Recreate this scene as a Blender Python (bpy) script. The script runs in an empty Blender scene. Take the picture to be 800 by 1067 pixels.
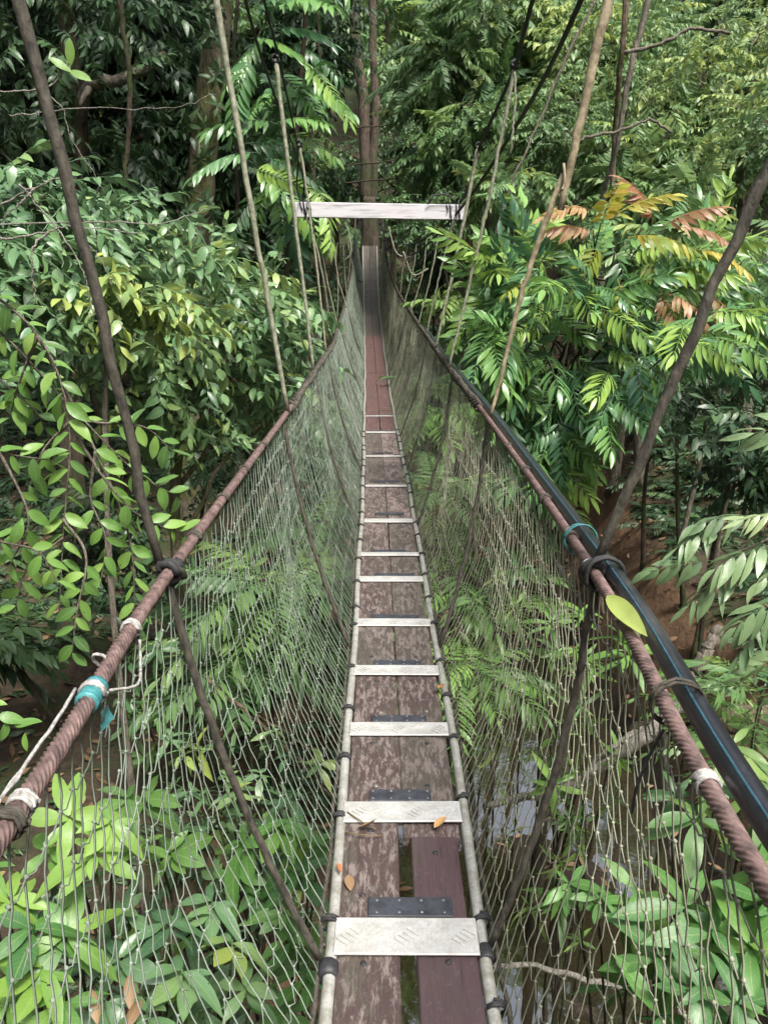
import bpy, math, random
import numpy as np
from mathutils import Vector, noise as mnoise

RNG = np.random.default_rng(11)
random.seed(7)
scene = bpy.context.scene
COL = scene.collection
E = 7.0                                   # eye height above the stream datum
PITCH = math.radians(17.0)
CP, SP = math.cos(PITCH), math.sin(PITCH)
FPX = 800.0


def at(px, py, D):
    """world point at forward distance D seen along photo pixel (px, py)"""
    dx, dy = (px - 400) / FPX, (py - 533.5) / FPX
    z = D / (CP - dy * SP)
    return np.array((dx * z, D, E - z * (SP + dy * CP)))


# ------------------------------------------------------------------ materials
def new_mat(name):
    m = bpy.data.materials.new(name)
    m.use_nodes = True
    nt = m.node_tree
    return m, nt, nt.nodes['Principled BSDF'], nt.nodes['Material Output']


def ramp(nt, stops, interp='LINEAR'):
    n = nt.nodes.new('ShaderNodeValToRGB')
    n.color_ramp.interpolation = interp
    el = n.color_ramp.elements
    while len(el) < len(stops):
        el.new(0.5)
    for e, (p, c) in zip(el, stops):
        e.position = p
        e.color = (c[0], c[1], c[2], 1)
    return n


def tex_noise(nt, scale, detail=4, rough=0.55, vec=None, dist=0.0):
    n = nt.nodes.new('ShaderNodeTexNoise')
    n.inputs['Scale'].default_value = scale
    n.inputs['Detail'].default_value = detail
    n.inputs['Roughness'].default_value = rough
    n.inputs['Distortion'].default_value = dist
    if vec is not None:
        nt.links.new(vec, n.inputs['Vector'])
    return n


def coords(nt, scale=(1, 1, 1)):
    tc = nt.nodes.new('ShaderNodeTexCoord')
    mp = nt.nodes.new('ShaderNodeMapping')
    mp.inputs['Scale'].default_value = scale
    nt.links.new(tc.outputs['Object'], mp.inputs['Vector'])
    return mp.outputs['Vector']


def mixc(nt, fac, a, b):
    n = nt.nodes.new('ShaderNodeMix')
    n.data_type = 'RGBA'
    L = nt.links
    if hasattr(fac, 'is_linked') or not isinstance(fac, (int, float)):
        L.new(fac, n.inputs[0])
    else:
        n.inputs[0].default_value = fac
    for v, k in ((a, 6), (b, 7)):
        if isinstance(v, tuple):
            n.inputs[k].default_value = (v[0], v[1], v[2], 1)
        else:
            L.new(v, n.inputs[k])
    return n.outputs[2]


def math_node(nt, op, a, b=None):
    n = nt.nodes.new('ShaderNodeMath')
    n.operation = op
    for v, k in ((a, 0), (b, 1)):
        if v is None:
            continue
        if isinstance(v, (int, float)):
            n.inputs[k].default_value = v
        else:
            nt.links.new(v, n.inputs[k])
    return n.outputs[0]


def bump(nt, bsdf, height, strength=0.4, dist=0.01):
    b = nt.nodes.new('ShaderNodeBump')
    b.inputs['Strength'].default_value = strength
    b.inputs['Distance'].default_value = dist
    nt.links.new(height, b.inputs['Height'])
    nt.links.new(b.outputs['Normal'], bsdf.inputs['Normal'])


def leaf_mat(name, stops, rough=0.42, trans=0.3, spots=0.25, spec=0.5, vein=0.18, nveins=9.0, blem=0.8, holes=0.0):
    m, nt, bs, out = new_mat(name)
    L = nt.links
    at_ = nt.nodes.new('ShaderNodeAttribute')
    at_.attribute_name = 'tint'
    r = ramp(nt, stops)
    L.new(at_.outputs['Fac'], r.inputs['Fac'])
    # veins from the leaf's own coordinates (u across -1..1, v along 0..1)
    uv = nt.nodes.new('ShaderNodeUVMap')
    uv.uv_map = 'leaf'
    sep = nt.nodes.new('ShaderNodeSeparateXYZ')
    L.new(uv.outputs['UV'], sep.inputs[0])
    au = math_node(nt, 'ABSOLUTE', sep.outputs[0])
    ph = math_node(nt, 'MULTIPLY', math_node(nt, 'SUBTRACT', sep.outputs[1], math_node(nt, 'MULTIPLY', au, 0.16)), nveins)
    fr = math_node(nt, 'ABSOLUTE', math_node(nt, 'SUBTRACT', math_node(nt, 'FRACT', ph), 0.5))
    side = math_node(nt, 'GREATER_THAN', fr, 0.43)
    mid = math_node(nt, 'LESS_THAN', au, 0.07)
    vn = math_node(nt, 'MULTIPLY', math_node(nt, 'MAXIMUM', mid, math_node(nt, 'MULTIPLY', side, 0.5)), vein)
    col = mixc(nt, vn, r.outputs['Color'], (0.30, 0.38, 0.14))
    nz = tex_noise(nt, 14.0, 3, 0.6, coords(nt))
    rp = ramp(nt, [(0.42, (0, 0, 0)), (0.68, (1, 1, 1))])
    L.new(nz.outputs['Fac'], rp.inputs['Fac'])
    dk = nt.nodes.new('ShaderNodeHueSaturation')
    dk.inputs['Value'].default_value = 0.62
    dk.inputs['Saturation'].default_value = 0.9
    L.new(col, dk.inputs['Color'])
    col2 = mixc(nt, math_node(nt, 'MULTIPLY', rp.outputs['Color'], spots), col, dk.outputs['Color'])
    sp_ = tex_noise(nt, 55.0, 3, 0.6, coords(nt))
    rs = ramp(nt, [(0.70, (0, 0, 0)), (0.74, (1, 1, 1))])
    L.new(math_node(nt, 'ADD', sp_.outputs['Fac'], math_node(nt, 'MULTIPLY', math_node(nt, 'POWER', au, 4.0), 0.10)), rs.inputs['Fac'])
    col2 = mixc(nt, math_node(nt, 'MULTIPLY', rs.outputs['Color'], blem), col2, (0.13, 0.085, 0.03))
    L.new(col2, bs.inputs['Base Color'])
    rr = math_node(nt, 'ADD', math_node(nt, 'MULTIPLY', nz.outputs['Fac'], 0.22), rough - 0.1)
    L.new(rr, bs.inputs['Roughness'])
    bs.inputs['Specular IOR Level'].default_value = spec
    bump(nt, bs, math_node(nt, 'SUBTRACT', nz.outputs['Fac'], math_node(nt, 'MULTIPLY', vn, 3.0)), 0.5, 0.008)
    tr = nt.nodes.new('ShaderNodeBsdfTranslucent')
    hs = nt.nodes.new('ShaderNodeHueSaturation')
    hs.inputs['Value'].default_value = 1.5
    hs.inputs['Hue'].default_value = 0.485
    L.new(col2, hs.inputs['Color'])
    L.new(hs.outputs['Color'], tr.inputs['Color'])
    mx = nt.nodes.new('ShaderNodeMixShader')
    mx.inputs[0].default_value = trans
    L.new(bs.outputs[0], mx.inputs[1])
    L.new(tr.outputs[0], mx.inputs[2])
    if holes:
        hn = tex_noise(nt, 24.0, 2, 0.5, coords(nt))
        hm = math_node(nt, 'GREATER_THAN', hn.outputs['Fac'], holes)
        tp = nt.nodes.new('ShaderNodeBsdfTransparent')
        m2 = nt.nodes.new('ShaderNodeMixShader')
        L.new(hm, m2.inputs[0])
        L.new(mx.outputs[0], m2.inputs[1])
        L.new(tp.outputs[0], m2.inputs[2])
        mx = m2
    L.new(mx.outputs[0], out.inputs['Surface'])
    return m


def bark_mat(name, c1, c2, moss=None, mossamt=0.5, scale=6.0, stretch=0.25):
    m, nt, bs, out = new_mat(name)
    L = nt.links
    v = coords(nt, (1, 1, stretch))
    n = tex_noise(nt, scale * 4, 6, 0.65, v)
    r = ramp(nt, [(0.3, c1), (0.7, c2)])
    L.new(n.outputs['Fac'], r.inputs['Fac'])
    col = r.outputs['Color']
    if moss:
        n2 = tex_noise(nt, scale * 0.5, 4, 0.6, coords(nt))
        r2 = ramp(nt, [(0.62 - 0.3 * mossamt, (0, 0, 0)), (0.75 - 0.2 * mossamt, (1, 1, 1))])
        L.new(n2.outputs['Fac'], r2.inputs['Fac'])
        col = mixc(nt, r2.outputs['Color'], col, moss)
    L.new(col, bs.inputs['Base Color'])
    bs.inputs['Roughness'].default_value = 0.9
    bs.inputs['Specular IOR Level'].default_value = 0.2
    n3 = tex_noise(nt, scale * 1.3, 5, 0.7, v)
    bump(nt, bs, math_node(nt, 'ADD', n.outputs['Fac'], math_node(nt, 'MULTIPLY', n3.outputs['Fac'], 1.5)), 1.0, 0.05)
    return m


def simple_mat(name, c1, c2, scale=30, rough=0.7, metal=0.0, bstr=0.3, bdist=0.004, spec=0.4, stretch=(1, 1, 1), lo=0.35, hi=0.65):
    m, nt, bs, out = new_mat(name)
    n = tex_noise(nt, scale, 6, 0.65, coords(nt, stretch))
    r = ramp(nt, [(lo, c1), (hi, c2)])
    nt.links.new(n.outputs['Fac'], r.inputs['Fac'])
    nt.links.new(r.outputs['Color'], bs.inputs['Base Color'])
    bs.inputs['Roughness'].default_value = rough
    bs.inputs['Metallic'].default_value = metal
    bs.inputs['Specular IOR Level'].default_value = spec
    bump(nt, bs, n.outputs['Fac'], bstr, bdist)
    return m


def plank_mat(name, paint, worn, wood, amount, seed):
    """painted hardwood, the paint worn through in patches along the grain"""
    m, nt, bs, out = new_mat(name)
    L = nt.links
    tc = nt.nodes.new('ShaderNodeTexCoord')

    def mapped(sc):
        mp = nt.nodes.new('ShaderNodeMapping')
        mp.inputs['Scale'].default_value = sc
        mp.inputs['Location'].default_value = (seed * 3.1, seed * 1.7, seed)
        L.new(tc.outputs['Object'], mp.inputs['Vector'])
        return mp.outputs['Vector']
    grain = tex_noise(nt, 1.0, 6, 0.7, mapped((120, 7, 120)))
    patch = tex_noise(nt, 1.0, 8, 0.78, mapped((48, 13, 48)), dist=0.4)
    blot = tex_noise(nt, 1.0, 7, 0.75, mapped((17, 6, 17)))
    rw = ramp(nt, [(0.25, tuple(x * 0.55 for x in wood)), (0.75, tuple(x * 1.35 for x in wood))])
    L.new(grain.outputs['Fac'], rw.inputs['Fac'])
    rp = ramp(nt, [(0.3, tuple(x * 0.8 for x in paint)), (0.7, tuple(x * 1.2 for x in paint))])
    L.new(grain.outputs['Fac'], rp.inputs['Fac'])
    k1 = ramp(nt, [(amount - 0.03, (0, 0, 0)), (amount + 0.03, (1, 1, 1))])
    L.new(patch.outputs['Fac'], k1.inputs['Fac'])
    a = mixc(nt, k1.outputs['Color'], rp.outputs['Color'], worn)
    k2 = ramp(nt, [(amount + 0.01, (0, 0, 0)), (amount + 0.09, (1, 1, 1))])
    L.new(blot.outputs['Fac'], k2.inputs['Fac'])
    b = mixc(nt, k2.outputs['Color'], a, rw.outputs['Color'])
    # green-grey algae film in broad patches
    alg = tex_noise(nt, 1.0, 4, 0.6, mapped((6, 2.2, 6)))
    k3 = ramp(nt, [(0.52, (0, 0, 0)), (0.72, (0.55, 0.55, 0.55))])
    L.new(alg.outputs['Fac'], k3.inputs['Fac'])
    c = mixc(nt, k3.outputs['Color'], b, (0.055, 0.05, 0.035))
    crk = tex_noise(nt, 1.0, 3, 0.6, mapped((170, 2.2, 170)))
    k4 = ramp(nt, [(0.30, (0.85, 0.85, 0.85)), (0.36, (0, 0, 0))])
    L.new(crk.outputs['Fac'], k4.inputs['Fac'])
    c = mixc(nt, k4.outputs['Color'], c, (0.018, 0.013, 0.011))
    spk = tex_noise(nt, 1.0, 4, 0.7, mapped((90, 60, 90)))
    k5 = ramp(nt, [(0.60, (0, 0, 0)), (0.70, (0.6, 0.6, 0.6))])
    L.new(spk.outputs['Fac'], k5.inputs['Fac'])
    c = mixc(nt, k5.outputs['Color'], c, tuple(0.5 * (x + 0.12) for x in worn))
    L.new(c, bs.inputs['Base Color'])
    bs.inputs['Roughness'].default_value = 0.62
    bs.inputs['Specular IOR Level'].default_value = 0.35
    hgt = math_node(nt, 'ADD', grain.outputs['Fac'], math_node(nt, 'MULTIPLY', k2.outputs['Color'], -0.6))
    bump(nt, bs, hgt, 0.5, 0.004)
    return m


M = {}
M['bark_dark'] = bark_mat('dark bark', (0.0255, 0.0195, 0.0136), (0.0723, 0.0561, 0.0425), (0.0340, 0.0467, 0.0153), 0.5)
M['bark_mossy'] = bark_mat('mossy bark', (0.06, 0.048, 0.034), (0.19, 0.16, 0.12), (0.09, 0.10, 0.035), 0.8)
M['bark_red'] = bark_mat('grey brown bark', (0.035, 0.027, 0.022), (0.15, 0.11, 0.09), (0.06, 0.065, 0.035), 0.6, 6)
M['bark_grey'] = bark_mat('grey bark', (0.0850, 0.0748, 0.0595), (0.2040, 0.1785, 0.1445), (0.0680, 0.0765, 0.0340), 0.3)
M['dead_wood'] = bark_mat('bleached dead wood', (0.1700, 0.1530, 0.1275), (0.3910, 0.3655, 0.3230), (0.1020, 0.0850, 0.0595), 0.2, 8)
M['log_wood'] = bark_mat('brown log wood', (0.0595, 0.0425, 0.0298), (0.1870, 0.1445, 0.1020), (0.0510, 0.0510, 0.0213), 0.4, 5)

DG, MG = (0.016, 0.042, 0.016), (0.035, 0.085, 0.026)
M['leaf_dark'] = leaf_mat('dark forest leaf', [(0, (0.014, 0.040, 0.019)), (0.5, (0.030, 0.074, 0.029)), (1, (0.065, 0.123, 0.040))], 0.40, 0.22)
M['leaf_grey'] = leaf_mat('grey green leaf', [(0, (0.053, 0.123, 0.060)), (0.55, (0.112, 0.213, 0.092)), (0.85, (0.176, 0.269, 0.086)), (1, (0.259, 0.325, 0.073))], 0.36, 0.22, spec=0.6, vein=0.24, holes=0.755)
M['leaf_bright'] = leaf_mat('bright lime leaf', [(0, (0.047, 0.112, 0.029)), (0.5, (0.112, 0.235, 0.047)), (1, (0.223, 0.358, 0.079))], 0.42, 0.35, spec=0.5, vein=0.3, nveins=10, holes=0.745)
M['leaf_mid'] = leaf_mat('mid green leaf', [(0, (0.037, 0.095, 0.034)), (0.5, (0.077, 0.162, 0.050)), (1, (0.164, 0.246, 0.060))], 0.42, 0.3)
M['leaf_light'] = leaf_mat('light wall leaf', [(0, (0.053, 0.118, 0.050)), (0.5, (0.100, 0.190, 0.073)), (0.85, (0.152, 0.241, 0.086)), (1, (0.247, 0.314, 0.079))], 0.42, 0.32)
M['leaf_pinnate'] = leaf_mat('glossy pinnate leaf', [(0, (0.026, 0.090, 0.050)), (0.5, (0.071, 0.179, 0.063)), (0.8, (0.142, 0.280, 0.066)), (1, (0.223, 0.347, 0.066))], 0.34, 0.25, spec=0.6)
M['leaf_pale'] = leaf_mat('pale drooping leaflet', [(0, (0.106, 0.185, 0.086)), (0.5, (0.188, 0.280, 0.132)), (1, (0.282, 0.358, 0.172))], 0.38, 0.3, spec=0.6)
M['leaf_big'] = leaf_mat('large fresh leaf', [(0, (0.047, 0.134, 0.040)), (0.5, (0.083, 0.202, 0.042)), (1, (0.176, 0.302, 0.053))], 0.44, 0.35, spec=0.5, vein=0.34, nveins=11, holes=0.735)
M['leaf_flush'] = leaf_mat('orange young leaf', [(0, (0.28, 0.135, 0.075)), (0.35, (0.36, 0.23, 0.11)), (0.65, (0.40, 0.32, 0.05)), (0.85, (0.30, 0.33, 0.05)), (1, (0.2, 0.28, 0.045))], 0.42, 0.35, vein=0.1)
M['leaf_brown'] = leaf_mat('dry brown leaf', [(0, (0.06, 0.03, 0.015)), (0.5, (0.14, 0.075, 0.035)), (1, (0.24, 0.15, 0.08))], 0.6, 0.1)
M['leaf_yellow'] = leaf_mat('yellow fallen leaf', [(0, (0.26, 0.34, 0.07)), (1, (0.40, 0.46, 0.14))], 0.5, 0.3, spots=0.5, vein=0.22)
M['leaf_orange'] = leaf_mat('orange fallen leaf', [(0, (0.42, 0.15, 0.05)), (1, (0.5, 0.3, 0.12))], 0.5, 0.2)


# ------------------------------------------------------------------ objects
def link(o):
    COL.objects.link(o)
    return o


def thing(name, label, cat, loc, group=None):
    o = bpy.data.objects.new(name, None)
    o.empty_display_size = 0.2
    o.location = [float(x) for x in loc]
    o['label'] = label
    o['category'] = cat
    if group:
        o['group'] = group
    return link(o)


def tag(o, label, cat, group=None):
    o['label'] = label
    o['category'] = cat
    if group:
        o['group'] = group
    return o


def parent(o, p):
    o.parent = p
    q = p
    off = np.zeros(3)
    while q is not None:
        off += np.array(q.location)
        q = q.parent
    o.location = (-off).tolist()


class Buf:
    """collects quads / triangles with tint and leaf coordinates, then becomes one mesh"""
    def __init__(self):
        self.V, self.Q, self.T, self.A, self.U = [], [], [], [], []
        self.n = 0

    def raw(self, V, Q=None, T=None, tint=0.5, uv=None):
        V = np.asarray(V, float)
        k = len(V)
        self.V.append(V)
        if Q is not None and len(Q):
            self.Q.append(np.asarray(Q, int) + self.n)
        if T is not None and len(T):
            self.T.append(np.asarray(T, int) + self.n)
        self.A.append(np.full(k, tint) if np.isscalar(tint) else np.asarray(tint, float))
        self.U.append(np.tile((0.5, 0.3), (k, 1)) if uv is None else uv)
        self.n += k
        return self

    def inst(self, tp, R, P, tint):
        """stamp template tp with N rotation*scale matrices and positions"""
        N = len(P)
        if N == 0:
            return
        V = np.einsum('nij,kj->nki', R, tp['V']) + P[:, None, :]
        k = len(tp['V'])
        offs = (np.arange(N) * k)[:, None, None]
        Q = (tp['Q'][None] + offs).reshape(-1, 4) if len(tp['Q']) else None
        T = (tp['T'][None] + offs).reshape(-1, 3) if len(tp['T']) else None
        A = np.clip(tint[:, None] + tp['A'][None], 0, 1).reshape(-1)
        self.raw(V.reshape(-1, 3), Q, T, A, np.tile(tp['U'], (N, 1)))

    def tubes(self, P, r, sides=3, tint=0.3):
        """P (M,K,3) polylines, r scalar or (K,) or (M,K)"""
        P = np.asarray(P, float)
        if P.ndim == 2:
            P = P[None]
        Mn, K, _ = P.shape
        r = np.broadcast_to(np.asarray(r, float), (Mn, K))
        T = np.gradient(P, axis=1)
        T /= np.linalg.norm(T, axis=2, keepdims=True) + 1e-9
        ov = T.mean(axis=1)
        ref = np.where(np.abs(ov[:, 2:3]) > 0.8, np.array([[0.9, 0.1, 0.05]]), np.array([[0.05, 0.1, 1.0]]))[:, None, :]
        S = np.cross(T, np.broadcast_to(ref, T.shape))
        S /= np.linalg.norm(S, axis=2, keepdims=True) + 1e-9
        B = np.cross(S, T)
        a = np.arange(sides) * 2 * math.pi / sides
        V = P[:, :, None, :] + r[:, :, None, None] * (S[:, :, None, :] * np.cos(a)[None, None, :, None] + B[:, :, None, :] * np.sin(a)[None, None, :, None])
        i = np.arange(Mn)[:, None, None] * K * sides
        j = np.arange(K - 1)[None, :, None] * sides
        k = np.arange(sides)[None, None, :]
        k2 = (k + 1) % sides
        Q = np.stack([i + j + k, i + j + k2, i + j + sides + k2, i + j + sides + k], -1).reshape(-1, 4)
        self.raw(V.reshape(-1, 3), Q, None, tint)
        if sides >= 4:                       # caps
            base = self.n - Mn * K * sides
            c = np.stack([np.arange(sides)[::-1], np.arange(sides) + (K - 1) * sides])
            for m_ in range(Mn):
                for row in c:
                    self.caps = getattr(self, 'caps', [])
                    self.caps.append((row + m_ * K * sides + base).tolist())
        return self

    def build(self, name, mat, par=None, smooth=True):
        V = np.concatenate(self.V) if self.V else np.zeros((0, 3))
        me = bpy.data.meshes.new(name)
        Q = np.concatenate(self.Q) if self.Q else np.zeros((0, 4), int)
        T = np.concatenate(self.T) if self.T else np.zeros((0, 3), int)
        caps = getattr(self, 'caps', [])
        loops = np.concatenate([Q.reshape(-1), T.reshape(-1)] + [np.array(c, int) for c in caps])
        tot = np.concatenate([np.full(len(Q), 4), np.full(len(T), 3), np.array([len(c) for c in caps], int)]).astype(np.int32)
        start = np.concatenate([[0], np.cumsum(tot)[:-1]]).astype(np.int32) if len(tot) else tot
        me.vertices.add(len(V))
        me.vertices.foreach_set('co', V.astype(np.float32).ravel())
        me.loops.add(len(loops))
        me.loops.foreach_set('vertex_index', loops.astype(np.int32))
        me.polygons.add(len(tot))
        me.polygons.foreach_set('loop_start', start)
        me.polygons.foreach_set('loop_total', tot)
        me.polygons.foreach_set('use_smooth', np.full(len(tot), smooth))
        A = np.concatenate(self.A)
        at_ = me.attributes.new('tint', 'FLOAT', 'POINT')
        at_.data.foreach_set('value', A.astype(np.float32))
        U = np.concatenate(self.U)
        uvl = me.uv_layers.new(name='leaf')
        uvl.data.foreach_set('uv', U[loops].astype(np.float32).ravel())
        me.update(calc_edges=True)
        me.validate()
        me.materials.append(mat)
        o = link(bpy.data.objects.new(name, me))
        if par is not None:
            parent(o, par)
        return o

    def box(self, c, size, rot=None, bev=0.0, tint=0.5):
        """box with chamfered edges (bev) about centre c, rot 3x3"""
        hx, hy, hz = [s / 2 for s in size]
        b = min(bev, hx * 0.9, hy * 0.9, hz * 0.9)
        if b <= 0:
            V = np.array([(x, y, z) for x in (-hx, hx) for y in (-hy, hy) for z in (-hz, hz)])
            Q = [(0, 1, 3, 2), (4, 6, 7, 5), (0, 4, 5, 1), (2, 3, 7, 6), (0, 2, 6, 4), (1, 5, 7, 3)]
        else:
            # stack of three rings: bottom inset, full, full, top inset
            V, Q = [], []
            for (ins, z) in ((b, -hz), (0, -hz + b), (0, hz - b), (b, hz)):
                x, y = hx - ins, hy - ins
                e = b * 0.6
                V += [(-x + e, -y, z), (x - e, -y, z), (x, -y + e, z), (x, y - e, z), (x - e, y, z), (-x + e, y, z), (-x, y - e, z), (-x, -y + e, z)]
            V = np.array(V)
            for k in range(3):
                for i in range(8):
                    j = (i + 1) % 8
                    Q.append((k * 8 + i, k * 8 + j, k * 8 + 8 + j, k * 8 + 8 + i))
            for o_, rev in ((0, True), (24, False)):
                for q in ((0, 1, 2, 7), (7, 2, 3, 6), (6, 3, 4, 5)):
                    q = tuple(o_ + i for i in q)
                    Q.append(q[::-1] if rev else q)
        if rot is not None:
            V = V @ np.asarray(rot).T
        return self.raw(V + np.asarray(c), Q, None, tint)


def smooth_path(pts, n):
    """Catmull-Rom through pts, n samples"""
    P = np.asarray(pts, float)
    if len(P) == 2:
        return P[0] + (P[1] - P[0]) * np.linspace(0, 1, n)[:, None]
    P = np.vstack([2 * P[0] - P[1], P, 2 * P[-1] - P[-2]])
    seg = len(P) - 3
    t = np.linspace(0, seg - 1e-6, n)
    i = t.astype(int)
    f = (t - i)[:, None]
    a, b, c, d = P[i], P[i + 1], P[i + 2], P[i + 3]
    return 0.5 * (2 * b + (c - a) * f + (2 * a - 5 * b + 4 * c - d) * f ** 2 + (3 * b - 3 * c + d - a) * f ** 3)


def unit(v):
    v = np.asarray(v, float)
    return v / (np.linalg.norm(v, axis=-1, keepdims=True) + 1e-9)


def frames(H, Nrm):
    """columns side, heading, normal"""
    H = unit(H)
    S = unit(np.cross(H, Nrm))
    N = np.cross(S, H)
    return np.stack([S, H, N], axis=-1)


def limb(buf, pts, r0, r1, n=None, sides=8, wob=0.0, flare=0.0, rng=RNG):
    n = n or max(6, len(pts) * 5)
    P = smooth_path(pts, n)
    if wob:
        P[1:-1] += rng.normal(0, wob, (n - 2, 3))
    r = np.linspace(r0, r1, n) * (1 + rng.normal(0, 0.04, n))
    if flare:
        r = r * (1 + flare * np.exp(-np.linspace(0, 1, n) * 14))
    buf.tubes(P, r, sides)
    return P


# ------------------------------------------------------------------ leaf templates (length along +Y, face +Z)
def leaf(L, W, rows=3, droop=0.25, fold=0.18, wide=0.45, tip=1.0, twist=0.0, wave=0.0, sway=0.0):
    V, Q, T, U = [(0, 0, 0)], [], [], [(0, 0)]
    ts = np.linspace(0, 1, rows + 2)[1:-1]

    def zz(t):
        return -droop * L * t * t

    def xx(t):
        return sway * L * t * t
    for k, t in enumerate(ts):
        w = W * 0.5 * (math.sin(math.pi * t ** (math.log(0.5) / math.log(wide)))) ** 0.8 * (1 if t < wide else tip + (1 - tip) * (1 - t))
        a = twist * t
        e1, e2 = fold * w + wave * W * math.sin(9 * t), fold * w + wave * W * math.sin(8 * t + 2)
        V += [(xx(t) - w * math.cos(a), t * L, zz(t) + e1 - w * math.sin(a)), (xx(t), t * L, zz(t)), (xx(t) + w * math.cos(a), t * L, zz(t) + e2 + w * math.sin(a))]
        U += [(-1, t), (0, t), (1, t)]
    V.append((xx(1), L, zz(1)))
    U.append((0, 1))
    T += [(0, 2, 1), (0, 3, 2)]
    for k in range(rows - 1):
        a = 1 + 3 * k
        Q += [(a, a + 1, a + 4, a + 3), (a + 1, a + 2, a + 5, a + 4)]
    a = 1 + 3 * (rows - 1)
    e = len(V) - 1
    T += [(a, a + 1, e), (a + 1, a + 2, e)]
    return dict(V=np.array(V, float), Q=np.array(Q, int).reshape(-1, 4), T=np.array(T, int).reshape(-1, 3), A=np.zeros(len(V)), U=np.array(U, float))


def leaf_set(rng, L, W, rows, droop, fold, wide=0.45, tip=1.0, n=5):
    """differently grown leaves of one kind: curled, twisted, waved, broad and narrow"""
    return [leaf(L, W * rng.uniform(0.78, 1.15), rows, droop * rng.uniform(0.1, 1.9), fold * rng.uniform(0.3, 2.0), wide * rng.uniform(0.92, 1.1), tip,
                 rng.normal(0, 0.5), rng.uniform(0, 0.09), rng.normal(0, 0.13)) for _ in range(n)]


def pick(rng, ls):
    return ls[int(rng.integers(0, len(ls)))]


class Compose:
    def __init__(self):
        self.b = Buf()

    def add(self, tp, R, P, tint=0.0, scale=1.0):
        self.b.raw(tp['V'] @ (np.asarray(R) * scale).T + P, tp['Q'] if len(tp['Q']) else None, tp['T'] if len(tp['T']) else None, tint, tp['U'])

    def twig(self, P, r0, r1, tint=-0.2):
        self.b.tubes(P, np.linspace(r0, r1, len(P)), 3, tint)

    def done(self):
        b = self.b
        return dict(V=np.concatenate(b.V), Q=np.concatenate(b.Q) if b.Q else np.zeros((0, 4), int), T=np.concatenate(b.T) if b.T else np.zeros((0, 3), int), A=np.concatenate(b.A), U=np.concatenate(b.U))


def frond(pairs, length, LL, LW, rng, droop=0.35, ang=62, rows=2, hang=0.45, petiole=0.15, tip=1.0, jit=0.1):
    c = Compose()
    n = 9
    t = np.linspace(0, 1, n)
    bend = rng.uniform(-0.12, 0.12)
    R = np.stack([bend * t * t, t - 0.12 * droop * t * t, -droop * t ** 2], -1) * length
    c.twig(R, length * 0.008, length * 0.003)
    lf = leaf_set(rng, LL, LW, rows, 0.3, 0.2)

    def pos(s):
        i = min(int(s * (n - 1)), n - 2)
        f = s * (n - 1) - i
        return R[i] * (1 - f) + R[i + 1] * f, unit(R[i + 1] - R[i])
    for k in range(pairs):
        s = petiole + (1 - petiole) * (k + 0.3) / pairs
        p, tg = pos(min(s, 0.999))
        sz = (0.62 + 0.5 * math.sin(math.pi * (0.25 + 0.6 * (k + 0.5) / pairs)) ** 1.0) * rng.uniform(0.88, 1.1)
        for sd in (-1, 1):
            if rng.random() < 0.04:
                continue
            a = math.radians(ang * (1 - 0.35 * s) + rng.normal(0, 5))
            h = tg * math.cos(a) + np.array((sd, 0, 0)) * math.sin(a)
            h = unit(h + np.array((0, 0, -hang * rng.uniform(0.3, 1.3))) + rng.normal(0, jit, 3) * 0.6)
            nr = unit(np.array((sd * 0.25 * hang, 0, 1)) + rng.normal(0, jit, 3))
            c.add(pick(rng, lf), frames(h, nr), p, rng.normal(0, 0.07), sz)
    p, tg = pos(0.999)
    c.add(lf[0], frames(tg, np.array((0, 0, 1.0))), p, 0, 0.9)
    return c.done()


def spray(n, length, LL, LW, rng, rows=3, droop=0.2, ang=55, hang=0.3, zig=0.02, jit=0.22, ldroop=0.3, tip=1.0):
    """a twig with alternate simple leaves"""
    c = Compose()
    t = np.linspace(0, 1, n + 2)
    R = np.stack([zig * np.where(np.arange(n + 2) % 2, 1, -1) + rng.uniform(-0.2, 0.2) * t * t, t, -droop * t * t], -1) * length
    c.twig(R, length * 0.012, length * 0.004)
    lf = leaf_set(rng, LL, LW, rows, ldroop, 0.22, tip=tip)
    for k in range(n):
        sd = 1 if k % 2 else -1
        a = math.radians(ang + rng.normal(0, 10))
        tg = unit(R[k + 2] - R[k])
        h = unit(tg * math.cos(a) + np.array((sd, 0, 0)) * math.sin(a) + np.array((0, 0, -hang * rng.uniform(0, 1.6))) + rng.normal(0, jit * 0.5, 3))
        nr = unit(np.array((0, 0, 1)) + rng.normal(0, jit, 3))
        c.add(pick(rng, lf), frames(h, nr), R[k + 1], rng.normal(0, 0.12), rng.uniform(0.75, 1.12))
    c.add(lf[0], frames(unit(R[-1] - R[-2]), np.array((0, 0, 1.0))), R[-1], 0.15, rng.uniform(0.6, 0.95))
    return c.done()


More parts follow.
